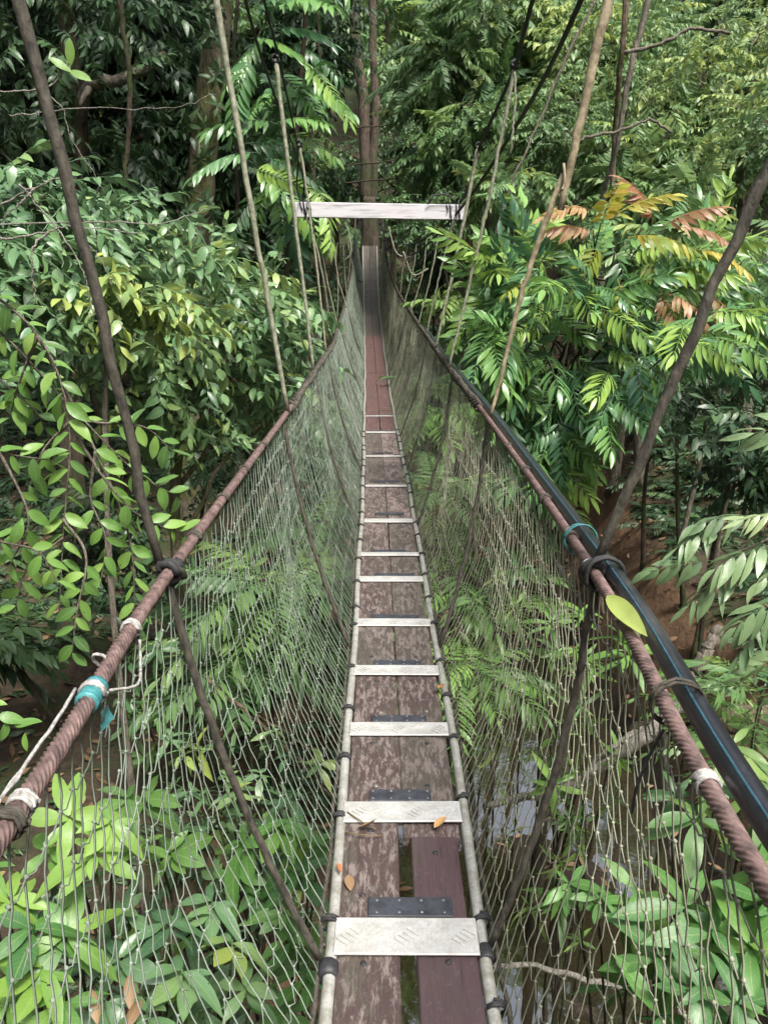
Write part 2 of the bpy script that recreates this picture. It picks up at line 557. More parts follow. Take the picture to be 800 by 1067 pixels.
def whorl(n, LL, LW, rng, rows=5, rise=0.2, droop=0.4, stem=0.15, jit=0.15, tip=1.0):
    """a rosette of leaves at the end of a short stem pointing +Y (up when planted)"""
    c = Compose()
    c.twig(np.array([(0, 0, 0), (0, stem * 0.5, 0.01), (0, stem, 0)]), stem * 0.05, stem * 0.03)
    lf = leaf_set(rng, LL, LW, rows, droop, 0.2, 0.52, tip, 8)
    a0 = rng.uniform(0, 6.28)
    for k in range(n):
        a = a0 + k * 2.4 + rng.normal(0, 0.15)
        up = rise * rng.uniform(0.4, 1.6) - 0.12 + 0.5 * (k / n) ** 2
        h = unit(np.array((math.cos(a), up, math.sin(a))) + rng.normal(0, jit * 0.4, 3))
        nr = unit(np.array((0, 1.0, 0)) + rng.normal(0, jit, 3))
        c.add(pick(rng, lf), frames(h, nr), np.array((0, stem * (0.55 + 0.45 * k / n), 0)), rng.normal(0, 0.14), rng.uniform(0.5, 1.12) * (1 - 0.3 * (k / n) ** 2))
    return c.done()


TP = {}
TP['grey'] = [spray(9, 0.5, 0.15, 0.062, RNG, 3, 0.3, hang=0.4) for _ in range(7)]
TP['hang'] = [spray(9, 0.42, 0.10, 0.04, RNG, 4, 0.2, hang=0.5) for _ in range(4)]
TP['broad_far'] = [spray(10, 0.62, 0.20, 0.08, RNG, 2, 0.3, hang=0.45) for _ in range(7)]
TP['small_far'] = [spray(14, 0.7, 0.14, 0.057, RNG, 2, 0.25, hang=0.4) for _ in range(7)]
TP['pinnate'] = [frond(int(RNG.integers(9, 13)), 0.46, 0.15, 0.040, RNG, 0.5, 70, 4, 0.32, jit=0.07) for _ in range(6)]
TP['pinnate_far'] = [frond(12, 0.90, 0.235, 0.070, RNG, 0.45, 66, 3, 0.3, jit=0.07) for _ in range(6)]
TP['fern'] = [frond(17, 0.95, 0.21, 0.045, RNG, 0.35, 72, 2, 0.15) for _ in range(5)]
TP['fern_small'] = [frond(12, 0.55, 0.12, 0.035, RNG, 0.5, 72, 1, 0.15) for _ in range(5)]
TP['pale'] = [frond(5, 0.40, 0.185, 0.047, RNG, 0.4, 52, 5, 0.5, 0.2) for _ in range(5)]
TP['whorl_big'] = [whorl(8, 0.24, 0.095, RNG, 6) for _ in range(5)]
TP['whorl_long'] = [whorl(7, 0.36, 0.115, RNG, 7, 0.15, 0.35, 0.18) for _ in range(4)]
TP['whorl_mid'] = [whorl(8, 0.17, 0.06, RNG, 3, 0.2, 0.4) for _ in range(5)]
TP['whorl_thin'] = [whorl(10, 0.20, 0.042, RNG, 3, 0.3, 0.4, 0.12) for _ in range(5)]
TP['ground'] = [whorl(7, 0.16, 0.07, RNG, 2, 0.35, 0.45, 0.12) for _ in range(6)]
UP = np.array((0, 0, 1.0))


def stamp(buf, tps, P, H, tint, size=(0.8, 1.2), tilt=0.35, rng=RNG, up=None):
    """stamp sprays at points P heading H"""
    P, H = np.asarray(P, float), unit(np.asarray(H, float))
    N = len(P)
    nr = (UP if up is None else up) + rng.normal(0, tilt, (N, 3))
    R = frames(H, nr) * rng.uniform(size[0], size[1], N)[:, None, None]
    tint = np.broadcast_to(tint, (N,))
    which = rng.integers(0, len(tps), N)
    for k, tp in enumerate(tps):
        s = which == k
        buf.inst(tp, R[s], P[s], tint[s])


def blob(center, rad, n, rng, shell=0.45, flat=0.0):
    d = unit(rng.normal(0, 1, (n, 3)))
    r = shell + (1 - shell) * rng.random(n) ** 0.6
    r *= 1 + 0.18 * np.sin(d[:, 0] * 5 + d[:, 1] * 4 + center[0]) + 0.12 * np.sin(d[:, 2] * 7 + center[1])
    P = np.asarray(center) + d * r[:, None] * np.asarray(rad)
    return P, d


def crown(buf, tps, blobs, rng=RNG, size=(0.8, 1.2), droopy=0.1, tint=(0.5, 0.2), tilt=0.35, back=0.25):
    """fill ellipsoid clumps with sprays; each clump keeps its own average tint"""
    for (c, rad, n) in blobs:
        P, d = blob(c, rad, n, rng)
        H = d * np.array((1, 1, 0.45)) + rng.normal(0, 0.35, (n, 3)) + np.array((0, 0, -droopy + 0.12))
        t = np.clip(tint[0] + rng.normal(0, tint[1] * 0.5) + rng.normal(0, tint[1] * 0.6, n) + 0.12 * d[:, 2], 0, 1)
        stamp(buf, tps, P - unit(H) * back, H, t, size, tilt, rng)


# ------------------------------------------------------------------ terrain
def sstep(a, b, x):
    t = np.clip((x - a) / (b - a), 0, 1)
    return t * t * (3 - 2 * t)


def ground_h(X, D):
    X, D = np.asarray(X, float), np.asarray(D, float)
    sx = 1.7 + 0.14 * (D - 6) + 0.5 * np.sin(D * 0.35)
    d = X - sx
    h = 1.9 * sstep(1.3, 4.2, -d) + 0.16 * np.maximum(-d - 3.5, 0) + 2.3 * sstep(1.1, 2.7, d) + 0.28 * np.maximum(d - 2.4, 0)
    h = h + 0.33 * np.maximum(D - 17, 0) + 0.3 * np.maximum(D - 27, 0) * sstep(27, 36, D)
    h = h + 0.25 * np.maximum(np.abs(X) - 9, 0)
    h = h + 1.1 * np.clip(np.abs(X) - 11, 0, 16) * sstep(-2, 2, 30 - D) + 1.2 * np.clip(-D - 7, 0, 16)  # steep side and rear slopes out of view, added to block sideways sky light
    h = h + 0.9 * sstep(11, 17, D)
    h = h + 0.16 * np.sin(X * 1.3 + D * 0.7) + 0.12 * np.sin(X * 0.6 - D * 1.7 + 1) + 0.05 * np.sin(X * 4.1 + 2 * np.sin(D * 2.3)) + 0.04 * np.sin(D * 5.3 + X * 2.2)
    return h - 0.12


def make_ground():
    xs = np.concatenate([np.arange(-70, -12, 2.0), np.arange(-12, 14, 0.16), np.arange(14, 72, 2.0)])
    ys = np.concatenate([np.arange(-30, -4, 2.0), np.arange(-4, 22, 0.16), np.arange(22, 90, 1.5)])
    X, Y = np.meshgrid(xs, ys)
    Z = ground_h(X, Y)
    V = np.stack([X, Y, Z], -1).reshape(-1, 3)
    nx, ny = len(xs), len(ys)
    i = (np.arange(ny - 1)[:, None] * nx + np.arange(nx - 1)[None]).reshape(-1)
    Q = np.stack([i, i + 1, i + nx + 1, i + nx], -1)
    m, nt, bs, out = new_mat('forest floor')
    L = nt.links
    v = coords(nt)
    n1 = tex_noise(nt, 9, 8, 0.7, v)
    r1 = ramp(nt, [(0.3, (0.018, 0.013, 0.009)), (0.55, (0.05, 0.036, 0.024)), (0.75, (0.10, 0.068, 0.04))])
    L.new(n1.outputs['Fac'], r1.inputs['Fac'])
    n2 = tex_noise(nt, 0.9, 5, 0.6, v)
    r2 = ramp(nt, [(0.46, (0, 0, 0)), (0.6, (1, 1, 1))])
    L.new(n2.outputs['Fac'], r2.inputs['Fac'])
    c = mixc(nt, math_node(nt, 'MULTIPLY', r2.outputs['Color'], 0.7), r1.outputs['Color'], (0.03, 0.05, 0.015))
    geo = nt.nodes.new('ShaderNodeNewGeometry')
    sp = nt.nodes.new('ShaderNodeSeparateXYZ')
    L.new(geo.outputs['True Normal'], sp.inputs[0])
    r3 = ramp(nt, [(0.66, (1, 1, 1)), (0.82, (0, 0, 0))])
    L.new(sp.outputs[2], r3.inputs['Fac'])
    clay = ramp(nt, [(0.3, (0.07, 0.042, 0.025)), (0.7, (0.19, 0.115, 0.068))])
    n4 = tex_noise(nt, 4, 6, 0.65, v)
    L.new(n4.outputs['Fac'], clay.inputs['Fac'])
    gp = nt.nodes.new('ShaderNodeSeparateXYZ')
    L.new(geo.outputs['Position'], gp.inputs[0])
    low = nt.nodes.new('ShaderNodeMapRange')                       # bare clay only on the cut bank, leaf mould higher up
    for k_, v_ in ((1, 2.6), (2, 3.6), (3, 1.0), (4, 0.0)):
        low.inputs[k_].default_value = v_
    L.new(gp.outputs[2], low.inputs[0])
    c2 = mixc(nt, math_node(nt, 'MULTIPLY', r3.outputs['Color'], low.outputs[0]), c, clay.outputs['Color'])
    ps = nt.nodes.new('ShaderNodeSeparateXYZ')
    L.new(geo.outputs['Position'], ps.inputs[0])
    wet = ramp(nt, [(0.45, (1, 1, 1)), (1.0, (0, 0, 0))])          # wet mud near the water line, plus gully shade painted into its dark colour
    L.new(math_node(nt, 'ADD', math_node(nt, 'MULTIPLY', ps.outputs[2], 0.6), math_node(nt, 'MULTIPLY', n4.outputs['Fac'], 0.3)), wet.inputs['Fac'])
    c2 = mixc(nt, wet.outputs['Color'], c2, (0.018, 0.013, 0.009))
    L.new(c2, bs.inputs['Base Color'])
    bs.inputs['Roughness'].default_value = 0.92
    bs.inputs['Specular IOR Level'].default_value = 0.25
    bump(nt, bs, n1.outputs['Fac'], 0.9, 0.06)
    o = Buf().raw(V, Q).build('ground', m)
    o['kind'] = 'structure'
    # stream
    m, nt, bs, out = new_mat('stream water')
    bs.inputs['Base Color'].default_value = (0.02, 0.016, 0.009, 1)
    bs.inputs['Roughness'].default_value = 0.03
    bs.inputs['IOR'].default_value = 2.0
    bs.inputs['Specular IOR Level'].default_value = 1.0
    nz = tex_noise(nt, 2.2, 3, 0.5, coords(nt))
    bump(nt, bs, nz.outputs['Fac'], 0.05, 0.05)
    D = np.linspace(-6, 26, 130)
    sx = 1.7 + 0.14 * (D - 6) + 0.5 * np.sin(D * 0.35)
    cols = np.linspace(-2.0, 2.0, 9)
    V = np.stack([(sx[:, None] + cols[None]), np.broadcast_to(D[:, None], (130, 9)), np.full((130, 9), 0.12)], -1).reshape(-1, 3)
    V[:, 2] += 0.28 * np.maximum(V[:, 1] - 12, 0) * 0.02
    i = (np.arange(129)[:, None] * 9 + np.arange(8)[None]).reshape(-1)
    o = Buf().raw(V, np.stack([i, i + 1, i + 10, i + 9], -1)).build('stream_water', m)
    o['kind'] = 'structure'


make_ground()


def gnd(X, D):
    return float(ground_h(X, D))


# ------------------------------------------------------------------ bridge
def tab(xs, ys):
    xs, ys = np.array(xs, float), np.array(ys, float)
    P = np.stack([xs, ys], -1)
    fine = smooth_path(P, 600)
    return lambda D: np.interp(D, fine[:, 0], fine[:, 1])


deck_x = tab([-3, 1, 2.5, 4, 6.5, 9, 11, 14, 16, 20, 23.2], [0.055, 0.055, 0.056, 0.042, 0.01, -0.045, -0.085, -0.15, -0.2, -0.31, -0.41])
deck_d = tab([-3, 0, 1.5, 2.5, 4, 8, 11, 13, 14.5, 16, 18, 20, 21.3, 22.3, 23.2], [1.42, 1.57, 1.62, 1.65, 1.69, 1.73, 1.73, 1.66, 1.56, 1.41, 1.13, 0.78, 0.40, -0.15, -0.95])
def rail_table(near, far):
    """near: (D, x, drop) rows; far: (px, py, D) read off the photo"""
    rows = list(near)
    for px, py, D in far:
        p = at(px, py, D)
        rows.append((D, p[0], E - p[2]))
    a = np.array(rows)
    return tab(a[:, 0], a[:, 1]), tab(a[:, 0], a[:, 2])


rail_lx, rail_ld = rail_table([(-3, -0.40, 0.50), (-1, -0.42, 0.57), (0.72, -0.437, 0.61), (1.57, -0.468, 0.615), (3.75, -0.475, 0.635), (6, -0.505, 0.65)],
                              [(347, 358, 8.4), (352, 340, 11), (357, 324, 13.3), (362, 303, 16), (366.5, 280, 18.6), (369, 256, 20.8), (370, 230, 22.4), (370, 222, 22.9)])
rail_rx, rail_rd = rail_table([(-3, 0.34, 0.50), (-1, 0.37, 0.57), (0.65, 0.40, 0.61), (1.57, 0.457, 0.615), (3.5, 0.487, 0.635), (6, 0.486, 0.65)],
                              [(446, 352, 8.6), (434, 335, 11.2), (424, 319, 13.4), (413.5, 302, 16), (405.5, 281, 18.6), (401, 256, 20.8), (398.5, 230, 22.4), (398, 222, 22.9)])
rail_d = rail_ld


def solve_y(py, dropf):
    lo, hi = 0.2, 24
    for _ in range(60):
        mid = 0.5 * (lo + hi)
        d = float(dropf(mid))
        y = 533.5 + 800 * (d * CP - mid * SP) / (mid * CP + d * SP)
        if y > py:
            lo = mid
        else:
            hi = mid
    return lo


def pt(x, D, drop):
    return np.stack(np.broadcast_arrays(np.asarray(x, float), np.asarray(D, float), E - np.asarray(drop, float)), -1)


def metal_mat(name, base, grime, rust, seed, rust_amt=0.66):
    m, nt, bs, out = new_mat(name)
    L = nt.links
    tc = nt.nodes.new('ShaderNodeTexCoord')

    def mapped(sc):
        mp = nt.nodes.new('ShaderNodeMapping')
        mp.inputs['Scale'].default_value = sc
        mp.inputs['Location'].default_value = (seed, seed * 2.3, seed * 0.7)
        L.new(tc.outputs['Object'], mp.inputs['Vector'])
        return mp.outputs['Vector']
    fine = tex_noise(nt, 1.0, 6, 0.75, mapped((130, 90, 130)))
    broad = tex_noise(nt, 1.0, 5, 0.65, mapped((14, 22, 14)))
    scr = tex_noise(nt, 1.0, 3, 0.6, mapped((25, 400, 60)))
    rf = ramp(nt, [(0.25, tuple(x * 0.72 for x in base)), (0.65, tuple(x * 1.08 for x in base))])
    L.new(fine.outputs['Fac'], rf.inputs['Fac'])
    kb = ramp(nt, [(0.38, (0.75, 0.75, 0.75)), (0.62, (0.08, 0.08, 0.08))])
    L.new(math_node(nt, 'ADD', math_node(nt, 'MULTIPLY', broad.outputs['Fac'], 0.75), math_node(nt, 'MULTIPLY', fine.outputs['Fac'], 0.25)), kb.inputs['Fac'])
    c = mixc(nt, kb.outputs['Color'], rf.outputs['Color'], grime)
    kr = ramp(nt, [(rust_amt, (0, 0, 0)), (rust_amt + 0.06, (0.9, 0.9, 0.9))])
    L.new(math_node(nt, 'ADD', math_node(nt, 'MULTIPLY', fine.outputs['Fac'], 0.5), math_node(nt, 'MULTIPLY', broad.outputs['Fac'], 0.5)), kr.inputs['Fac'])
    c = mixc(nt, kr.outputs['Color'], c, rust)
    L.new(c, bs.inputs['Base Color'])
    bs.inputs['Metallic'].default_value = 0.25
    L.new(math_node(nt, 'ADD', math_node(nt, 'MULTIPLY', fine.outputs['Fac'], 0.3), 0.35), bs.inputs['Roughness'])
    bump(nt, bs, math_node(nt, 'ADD', fine.outputs['Fac'], scr.outputs['Fac']), 0.25, 0.0015)
    return m


M['alu'] = metal_mat('weathered aluminium plate', (0.4587, 0.4587, 0.4441), (0.2635, 0.2538, 0.2245), (0.1562, 0.0976, 0.0586), 3.0, 0.63)
M['tube'] = metal_mat('chalky aluminium tube', (0.3904, 0.3904, 0.3660), (0.1366, 0.1269, 0.0878), (0.1269, 0.0830, 0.0488), 8.0, 0.60)
M['rubber'] = simple_mat('dark blue grey splice plate', (0.014, 0.016, 0.020), (0.04, 0.043, 0.052), 30, 0.5, 0.0, 0.2)
M['black_rubber'] = simple_mat('black rubber', (0.012, 0.012, 0.013), (0.03, 0.03, 0.032), 50, 0.55)
M['bolt'] = simple_mat('dull steel bolt', (0.12, 0.11, 0.10), (0.3, 0.29, 0.27), 80, 0.45, 0.7)
M['cable_red'] = simple_mat('rusty maroon cable', (0.045, 0.030, 0.027), (0.17, 0.112, 0.10), 45, 0.65, 0.1, 0.5, 0.003)
M['rope_dark'] = simple_mat('dark weathered rope', (0.0189, 0.0172, 0.0129), (0.0731, 0.0645, 0.0482), 60, 0.85, 0, 0.9, 0.008, stretch=(1, 1, 0.5))
M['rope_black'] = simple_mat('black tarred rope', (0.0069, 0.0069, 0.0077), (0.0301, 0.0301, 0.0301), 60, 0.7, 0, 0.5, 0.004)
M['rope_grey'] = simple_mat('greenish grey hanger rope', (0.0946, 0.1032, 0.0645), (0.2580, 0.2580, 0.1892), 40, 0.85, 0, 0.5, 0.004)
M['rope_tan'] = simple_mat('tan stained hanger rope', (0.1118, 0.0860, 0.0473), (0.2924, 0.2494, 0.1634), 30, 0.85, 0, 0.5, 0.004)
M['rope_white'] = simple_mat('dirty white cord', (0.13, 0.12, 0.105), (0.40, 0.39, 0.37), 90, 0.8, 0, 0.5, 0.002)
M['net_l'] = simple_mat('algae grey net cord', (0.085, 0.11, 0.078), (0.225, 0.265, 0.215), 5, 0.8, 0, 0.2, 0.002)
M['net_r'] = simple_mat('tan grey net cord', (0.095, 0.10, 0.062), (0.27, 0.275, 0.20), 5, 0.8, 0, 0.2, 0.002)
M['teal'] = simple_mat('teal plastic tape', (0.02, 0.10, 0.11), (0.06, 0.22, 0.23), 30, 0.4, 0, 0.4, 0.006)
M['bar'] = simple_mat('white grey painted board', (0.1600, 0.1440, 0.1440), (0.4480, 0.4320, 0.4480), 9, 0.65, 0, 0.3, 0.004, stretch=(0.35, 4, 4), lo=0.25, hi=0.5)
PL = [plank_mat('worn maroon plank', (0.0471, 0.0300, 0.0276), (0.1406, 0.1156, 0.1037), (0.0593, 0.0496, 0.0397), 0.53, 1),
      plank_mat('flaking maroon plank', (0.0532, 0.0342, 0.0311), (0.1520, 0.1241, 0.1123), (0.0684, 0.0582, 0.0475), 0.51, 5),
      plank_mat('bare brown plank', (0.0471, 0.0385, 0.0328), (0.1254, 0.1027, 0.0907), (0.0532, 0.0445, 0.0363), 0.50, 9),
      plank_mat('pink worn plank', (0.0646, 0.0385, 0.0363), (0.1900, 0.1498, 0.1382), (0.0646, 0.0548, 0.0449), 0.48, 17)]
PL_NEW = plank_mat('newer maroon plank', (0.050, 0.030, 0.033), (0.070, 0.042, 0.044), (0.048, 0.033, 0.032), 0.60, 3)
PL_RED = plank_mat('reddish plank', (0.0680, 0.0336, 0.0312), (0.1600, 0.1040, 0.0944), (0.0760, 0.0520, 0.0440), 0.55, 7)
PL_GREY = plank_mat('algae covered grey plank', (0.0600, 0.0496, 0.0384), (0.0880, 0.0760, 0.0600), (0.0480, 0.0440, 0.0320), 0.5, 12)

bridge = thing('rope_footbridge', 'narrow plank rope footbridge with net sides, rusty handrail cables and white cross plates', 'footbridge', pt(deck_x(0), 0, deck_d(0)))


def deck_pt(D, off=0.0, up=0.0):
    return pt(deck_x(D) + off, D, deck_d(D) - up)


def strip(buf, D0, D1, o0, o1, top, thick, n=None, jag=0.0, tint=0.5, rng=RNG):
    """a board following the deck from D0 to D1 between lateral offsets"""
    n = n or max(2, int((D1 - D0) / 0.25) + 1)
    Ds = np.linspace(D0, D1, n)
    b = 0.004
    rows = []
    for (o, u) in ((o0, -thick), (o0, -b), (o0 + b, 0), (o1 - b, 0), (o1, -b), (o1, -thick)):
        p = deck_pt(Ds, o, top + u)
        if jag:
            p[0, 1] += rng.normal(0, jag)
        rows.append(p)
    V = np.stack(rows, 1)
    k = 6
    Q = []
    for i in range(n - 1):
        for j in range(k):
            j2 = (j + 1) % k
            Q.append((i * k + j, (i + 1) * k + j, (i + 1) * k + j2, i * k + j2))
    buf.raw(V.reshape(-1, 3), Q, None, tint)
    buf.caps = getattr(buf, 'caps', [])
    base = buf.n - n * k
    buf.caps.append([base + j for j in range(k)])
    buf.caps.append([base + (n - 1) * k + j for j in range(k)][::-1])


def disc(buf, p, r, h, seg=10):
    a = np.arange(seg) * 2 * math.pi / seg
    ring = np.stack([np.cos(a), np.sin(a), np.zeros(seg)], -1)
    V = np.concatenate([ring * r, ring * r * 0.95 + (0, 0, h * 0.7), ring * r * 0.6 + (0, 0, h), [(0, 0, h)]]) + np.asarray(p)
    Q = [(k * seg + i, k * seg + (i + 1) % seg, (k + 1) * seg + (i + 1) % seg, (k + 1) * seg + i) for k in range(2) for i in range(seg)]
    T = [(2 * seg + i, 2 * seg + (i + 1) % seg, 3 * seg) for i in range(seg)]
    buf.raw(V, Q, T)


plates_y = [(978, 0.118), (848, 0.10), (761.5, 0.09), (700, 0.088), (650, 0.085), (604.5, 0.08), (578.5, 0.06), (543.5, 0.085), (507, 0.055), (476, 0.05), (451, 0.085), (434, 0.06)]
plateD = [(solve_y(y, deck_d), w) for y, w in plates_y]
plateD = [(1.02, 0.11)] + plateD


def build_deck():
    rng = np.random.default_rng(3)
    # boards: two lengthwise rows, each board spans between plates
    Dp = [-2.2, -0.9, 0.35] + [d for d, _ in plateD] + [10.4, 11.5, 12.6, 13.7, 14.9, 16.1, 17.4, 18.7, 20.0, 21.3, 22.4, 23.1]
    holes = []
    for row, (o0, o1) in enumerate(((-0.176, -0.0015), (0.0025, 0.176))):
        k = 0
        while k < len(Dp) - 1:
            step = 2 if (k > 6 and k < 14 and rng.random() < 0.6) else 1
            k2 = min(k + step, len(Dp) - 1)
            a, b = Dp[k] + 0.003, Dp[k2] - 0.003
            mat = PL[int(rng.integers(0, 4))]
            oo0, oo1, top = o0 + rng.normal(0, 0.002), o1 + rng.normal(0, 0.002), rng.normal(0, 0.0015)
            mid = 0.5 * (a + b)
            if mid > 9.0:
                mat = PL_RED
            if mid > 18:
                mat = PL_GREY
            if row == 0 and mid < 2.0:
                oo1 -= 0.012
                mat = PL[0]
            if row == 1 and mid < 1.55:
                mat = PL_NEW
                oo0 += 0.024
            if row == 1 and 1.55 < mid < 2.05:            # the newer short board laid after an old stub
                cut = solve_y(872, deck_d)
                s = Buf()
                strip(s, cut + 0.004, b, o0, o1, top - 0.006, 0.03)
                s.build('deck_plank', PL[1], bridge, smooth=False)
                b, mat = cut, PL_NEW
                oo0 += 0.024
                oo1 -= 0.012
            s = Buf()
            strip(s, a, b, oo0, oo1, top, 0.03, jag=0.004)
            po = s.build('deck_plank', mat, bridge, smooth=False)
            if mid < 6:
                for D in (b - 0.078, a + 0.145) if b - a > 0.4 else (b - 0.078,):
                    bt = Buf()
                    disc(bt, deck_pt(D + rng.normal(0, 0.004), rng.uniform(oo0 + 0.06, oo1 - 0.06), top), 0.0085, 0.004)
                    bt.build('bolt', M['bolt'] if rng.random() < 0.4 else M['black_rubber'], None).parent = po
            k = k2
    # near bolts seen just this side of the first plate
    D = plateD[1][0]
    # bearers under the boards
    for k, (D, w) in enumerate(plateD):
        s = Buf()
        P = np.stack([deck_pt(D + 0.02, -0.205, -0.045), deck_pt(D + 0.02, 0.215, -0.045)])
        s.tubes(P, 0.014, 8)
        s.build('rung', M['tube'], bridge)
    # plates with raised tread, dark splice behind
    for k, (D, w) in enumerate(plateD):
        s = Buf()
        sk = rng.normal(0, 0.006)
        nseg = 2
        Ls = (-0.186, 0.188) if k < 8 else (-0.172, 0.182)
        if k == 1:
            Ls = (-0.182, 0.184)
        c0 = deck_pt(D, (Ls[0] + Ls[1]) / 2, 0.008)
        slope = math.atan2(-(float(deck_d(D + 0.1)) - float(deck_d(D - 0.1))), 0.2)
        Rm = np.array(((math.cos(sk), -math.sin(sk), 0), (math.sin(sk), math.cos(sk), 0), (0, 0, 1))) @ np.array(((1, 0, 0), (0, math.cos(slope), -math.sin(slope)), (0, math.sin(slope), math.cos(slope))))
        s.box(c0, (Ls[1] - Ls[0], w, 0.007), Rm, 0.002)
        if k <= 5:                      # five-bar tread, patches of slanted bars
            top = 0.0035
            for i in range(4 + (k % 2)):
                cx = Ls[0] + (i + 0.5) * (Ls[1] - Ls[0]) / (4 + (k % 2)) - (Ls[0] + Ls[1]) / 2
                sg = 1 if i % 2 else -1
                for j in range(4):
                    ca = math.radians(38 * sg)
                    Rb = Rm @ np.array(((math.cos(ca), -math.sin(ca), 0), (math.sin(ca), math.cos(ca), 0), (0, 0, 1)))
                    off = Rm @ np.array((cx + (j - 1.5) * 0.011, (j - 1.5) * 0.013 * -sg * 0.8 + 0.006 * sg, top + 0.0006))
                    s.box(c0 + off, (0.036, 0.005, 0.006), Rb, 0.0012)
        s.build('cross_plate', M['alu'], bridge, smooth=False)
        if 1 <= k <= 12:
            s = Buf()
            ww = {1: 0.068, 2: 0.06, 3: 0.05}.get(k, 0.05)
            x0, x1 = (-0.105, 0.125)
            x0 += rng.normal(0, 0.012)
            x1 += rng.normal(0, 0.012)
            if k == 1:
                x0, x1 = -0.098, 0.128
            dd = D + w / 2 + ww / 2 + (0.008 if k not in (9, 10, 8) else 0.12)
            c1 = deck_pt(dd, (x0 + x1) / 2, 0.0055)
            s.box(c1, (x1 - x0, ww, 0.005), Rm, 0.0015)
            so = s.build('splice_plate', M['rubber'], bridge, smooth=False)
            if k <= 4:
                for i in range(4):
                    for j in (-1, 1):
                        bt = Buf()
                        disc(bt, c1 + np.array((-0.09 + 0.06 * i, j * ww * 0.3, 0.0025)), 0.004, 0.002, 8)
                        bt.build('bolt', M['bolt'], None).parent = so
    # ladder side tubes
    Ds = np.linspace(-2.3, 23.1, 160)
    wob = 0.004 * np.sin(Ds * 3.1)
    for sd, off in ((-1, -0.192), (1, 0.2)):
        s = Buf()
        P = deck_pt(Ds, off, -0.008)
        P[:, 0] += wob * sd
        s.tubes(P, 0.0165, 10)
        s.build('side_tube', M['tube'], bridge)
        # lacing rope along the deck edge, wrapped now and then round the tube
        s = Buf()
        P = deck_pt(np.linspace(-1, 22.5, 260), off + sd * 0.027, -0.004)
        P += rng.normal(0, 0.003, P.shape)
        s.tubes(P, 0.0065, 5)
        s.build('edge_rope', M['rope_dark'], bridge)
        for D in list(np.arange(1.28, 9, 0.36) + (0.1 if sd > 0 else 0)):
            s = Buf()
            a = np.linspace(0, 2.3 * 2 * math.pi, 22)
            c = deck_pt(D + rng.normal(0, 0.04), off + sd * 0.006, -0.006)
            P = c + np.stack([0.0245 * np.cos(a), np.linspace(-0.008, 0.008, 22) + rng.normal(0, 0.001, 22), 0.0225 * np.sin(a)], -1)
            s.tubes(P, 0.0042, 5)
            s.build('lashing', M['rope_black'], bridge)
    # clamp at the near left tube end and sleeve
    for D, off, sd in ((1.47, -0.192, -1), (1.52, 0.2, 1)):
        s = Buf()
        s.tubes(deck_pt(np.array((D - 0.022, D - 0.018, D + 0.018, D + 0.022)), off, -0.008), np.array((0.019, 0.027, 0.027, 0.019)) if sd < 0 else np.array((0.019, 0.022, 0.022, 0.019)), 14)
        s.build('rubber_collar', M['black_rubber'], bridge)


build_deck()


def rail_pt(sd, D, out=0.0, up=0.0):
    x = rail_lx(D) if sd < 0 else rail_rx(D)
    return pt(x + sd * out, D, (rail_ld(D) if sd < 0 else rail_rd(D)) - up)


def cable(buf, P, r, lobes=6, pitch=0.11, seg_per=4):
    """twisted strand cable along P (dense), lobed cross section"""
    n = len(P)
    sides = lobes * seg_per
    T = unit(np.gradient(P, axis=0))
    S = unit(np.cross(T, np.broadcast_to((0.02, 0.03, 1.0), T.shape)))
    B = np.cross(S, T)
    s = np.concatenate([[0], np.cumsum(np.linalg.norm(np.diff(P, axis=0), axis=1))])
    a = np.arange(sides) * 2 * math.pi / sides
    rr = r * (0.80 + 0.2 * np.abs(np.cos(a * lobes / 2)) ** 0.55)
    A = a[None] + 2 * math.pi * s[:, None] / (pitch * lobes) * 1.0
    V = P[:, None] + rr[None, :, None] * (S[:, None] * np.cos(A)[..., None] + B[:, None] * np.sin(A)[..., None])
    i = np.arange(n - 1)[:, None] * sides
    k = np.arange(sides)[None]
    k2 = (k + 1) % sides
    Q = np.stack([i + k, i + k2, i + sides + k2, i + sides + k], -1).reshape(-1, 4)
    buf.raw(V.reshape(-1, 3), Q)


def coil(center, axis, r, turns, length, wire, seg=16, rng=RNG, jit=0.0):
    """polyline of a rope wound round an axis"""
    axis = unit(axis)
    ref = np.array((0.1, 0.0, 1.0))
    s = unit(np.cross(axis, ref))
    b = np.cross(s, axis)
    n = int(turns * seg)
    a = np.linspace(0, turns * 2 * math.pi, n)
    return center + np.outer(np.linspace(-length / 2, length / 2, n), axis) + r * (np.outer(np.cos(a), s) + np.outer(np.sin(a), b)) + rng.normal(0, jit, (n, 3))


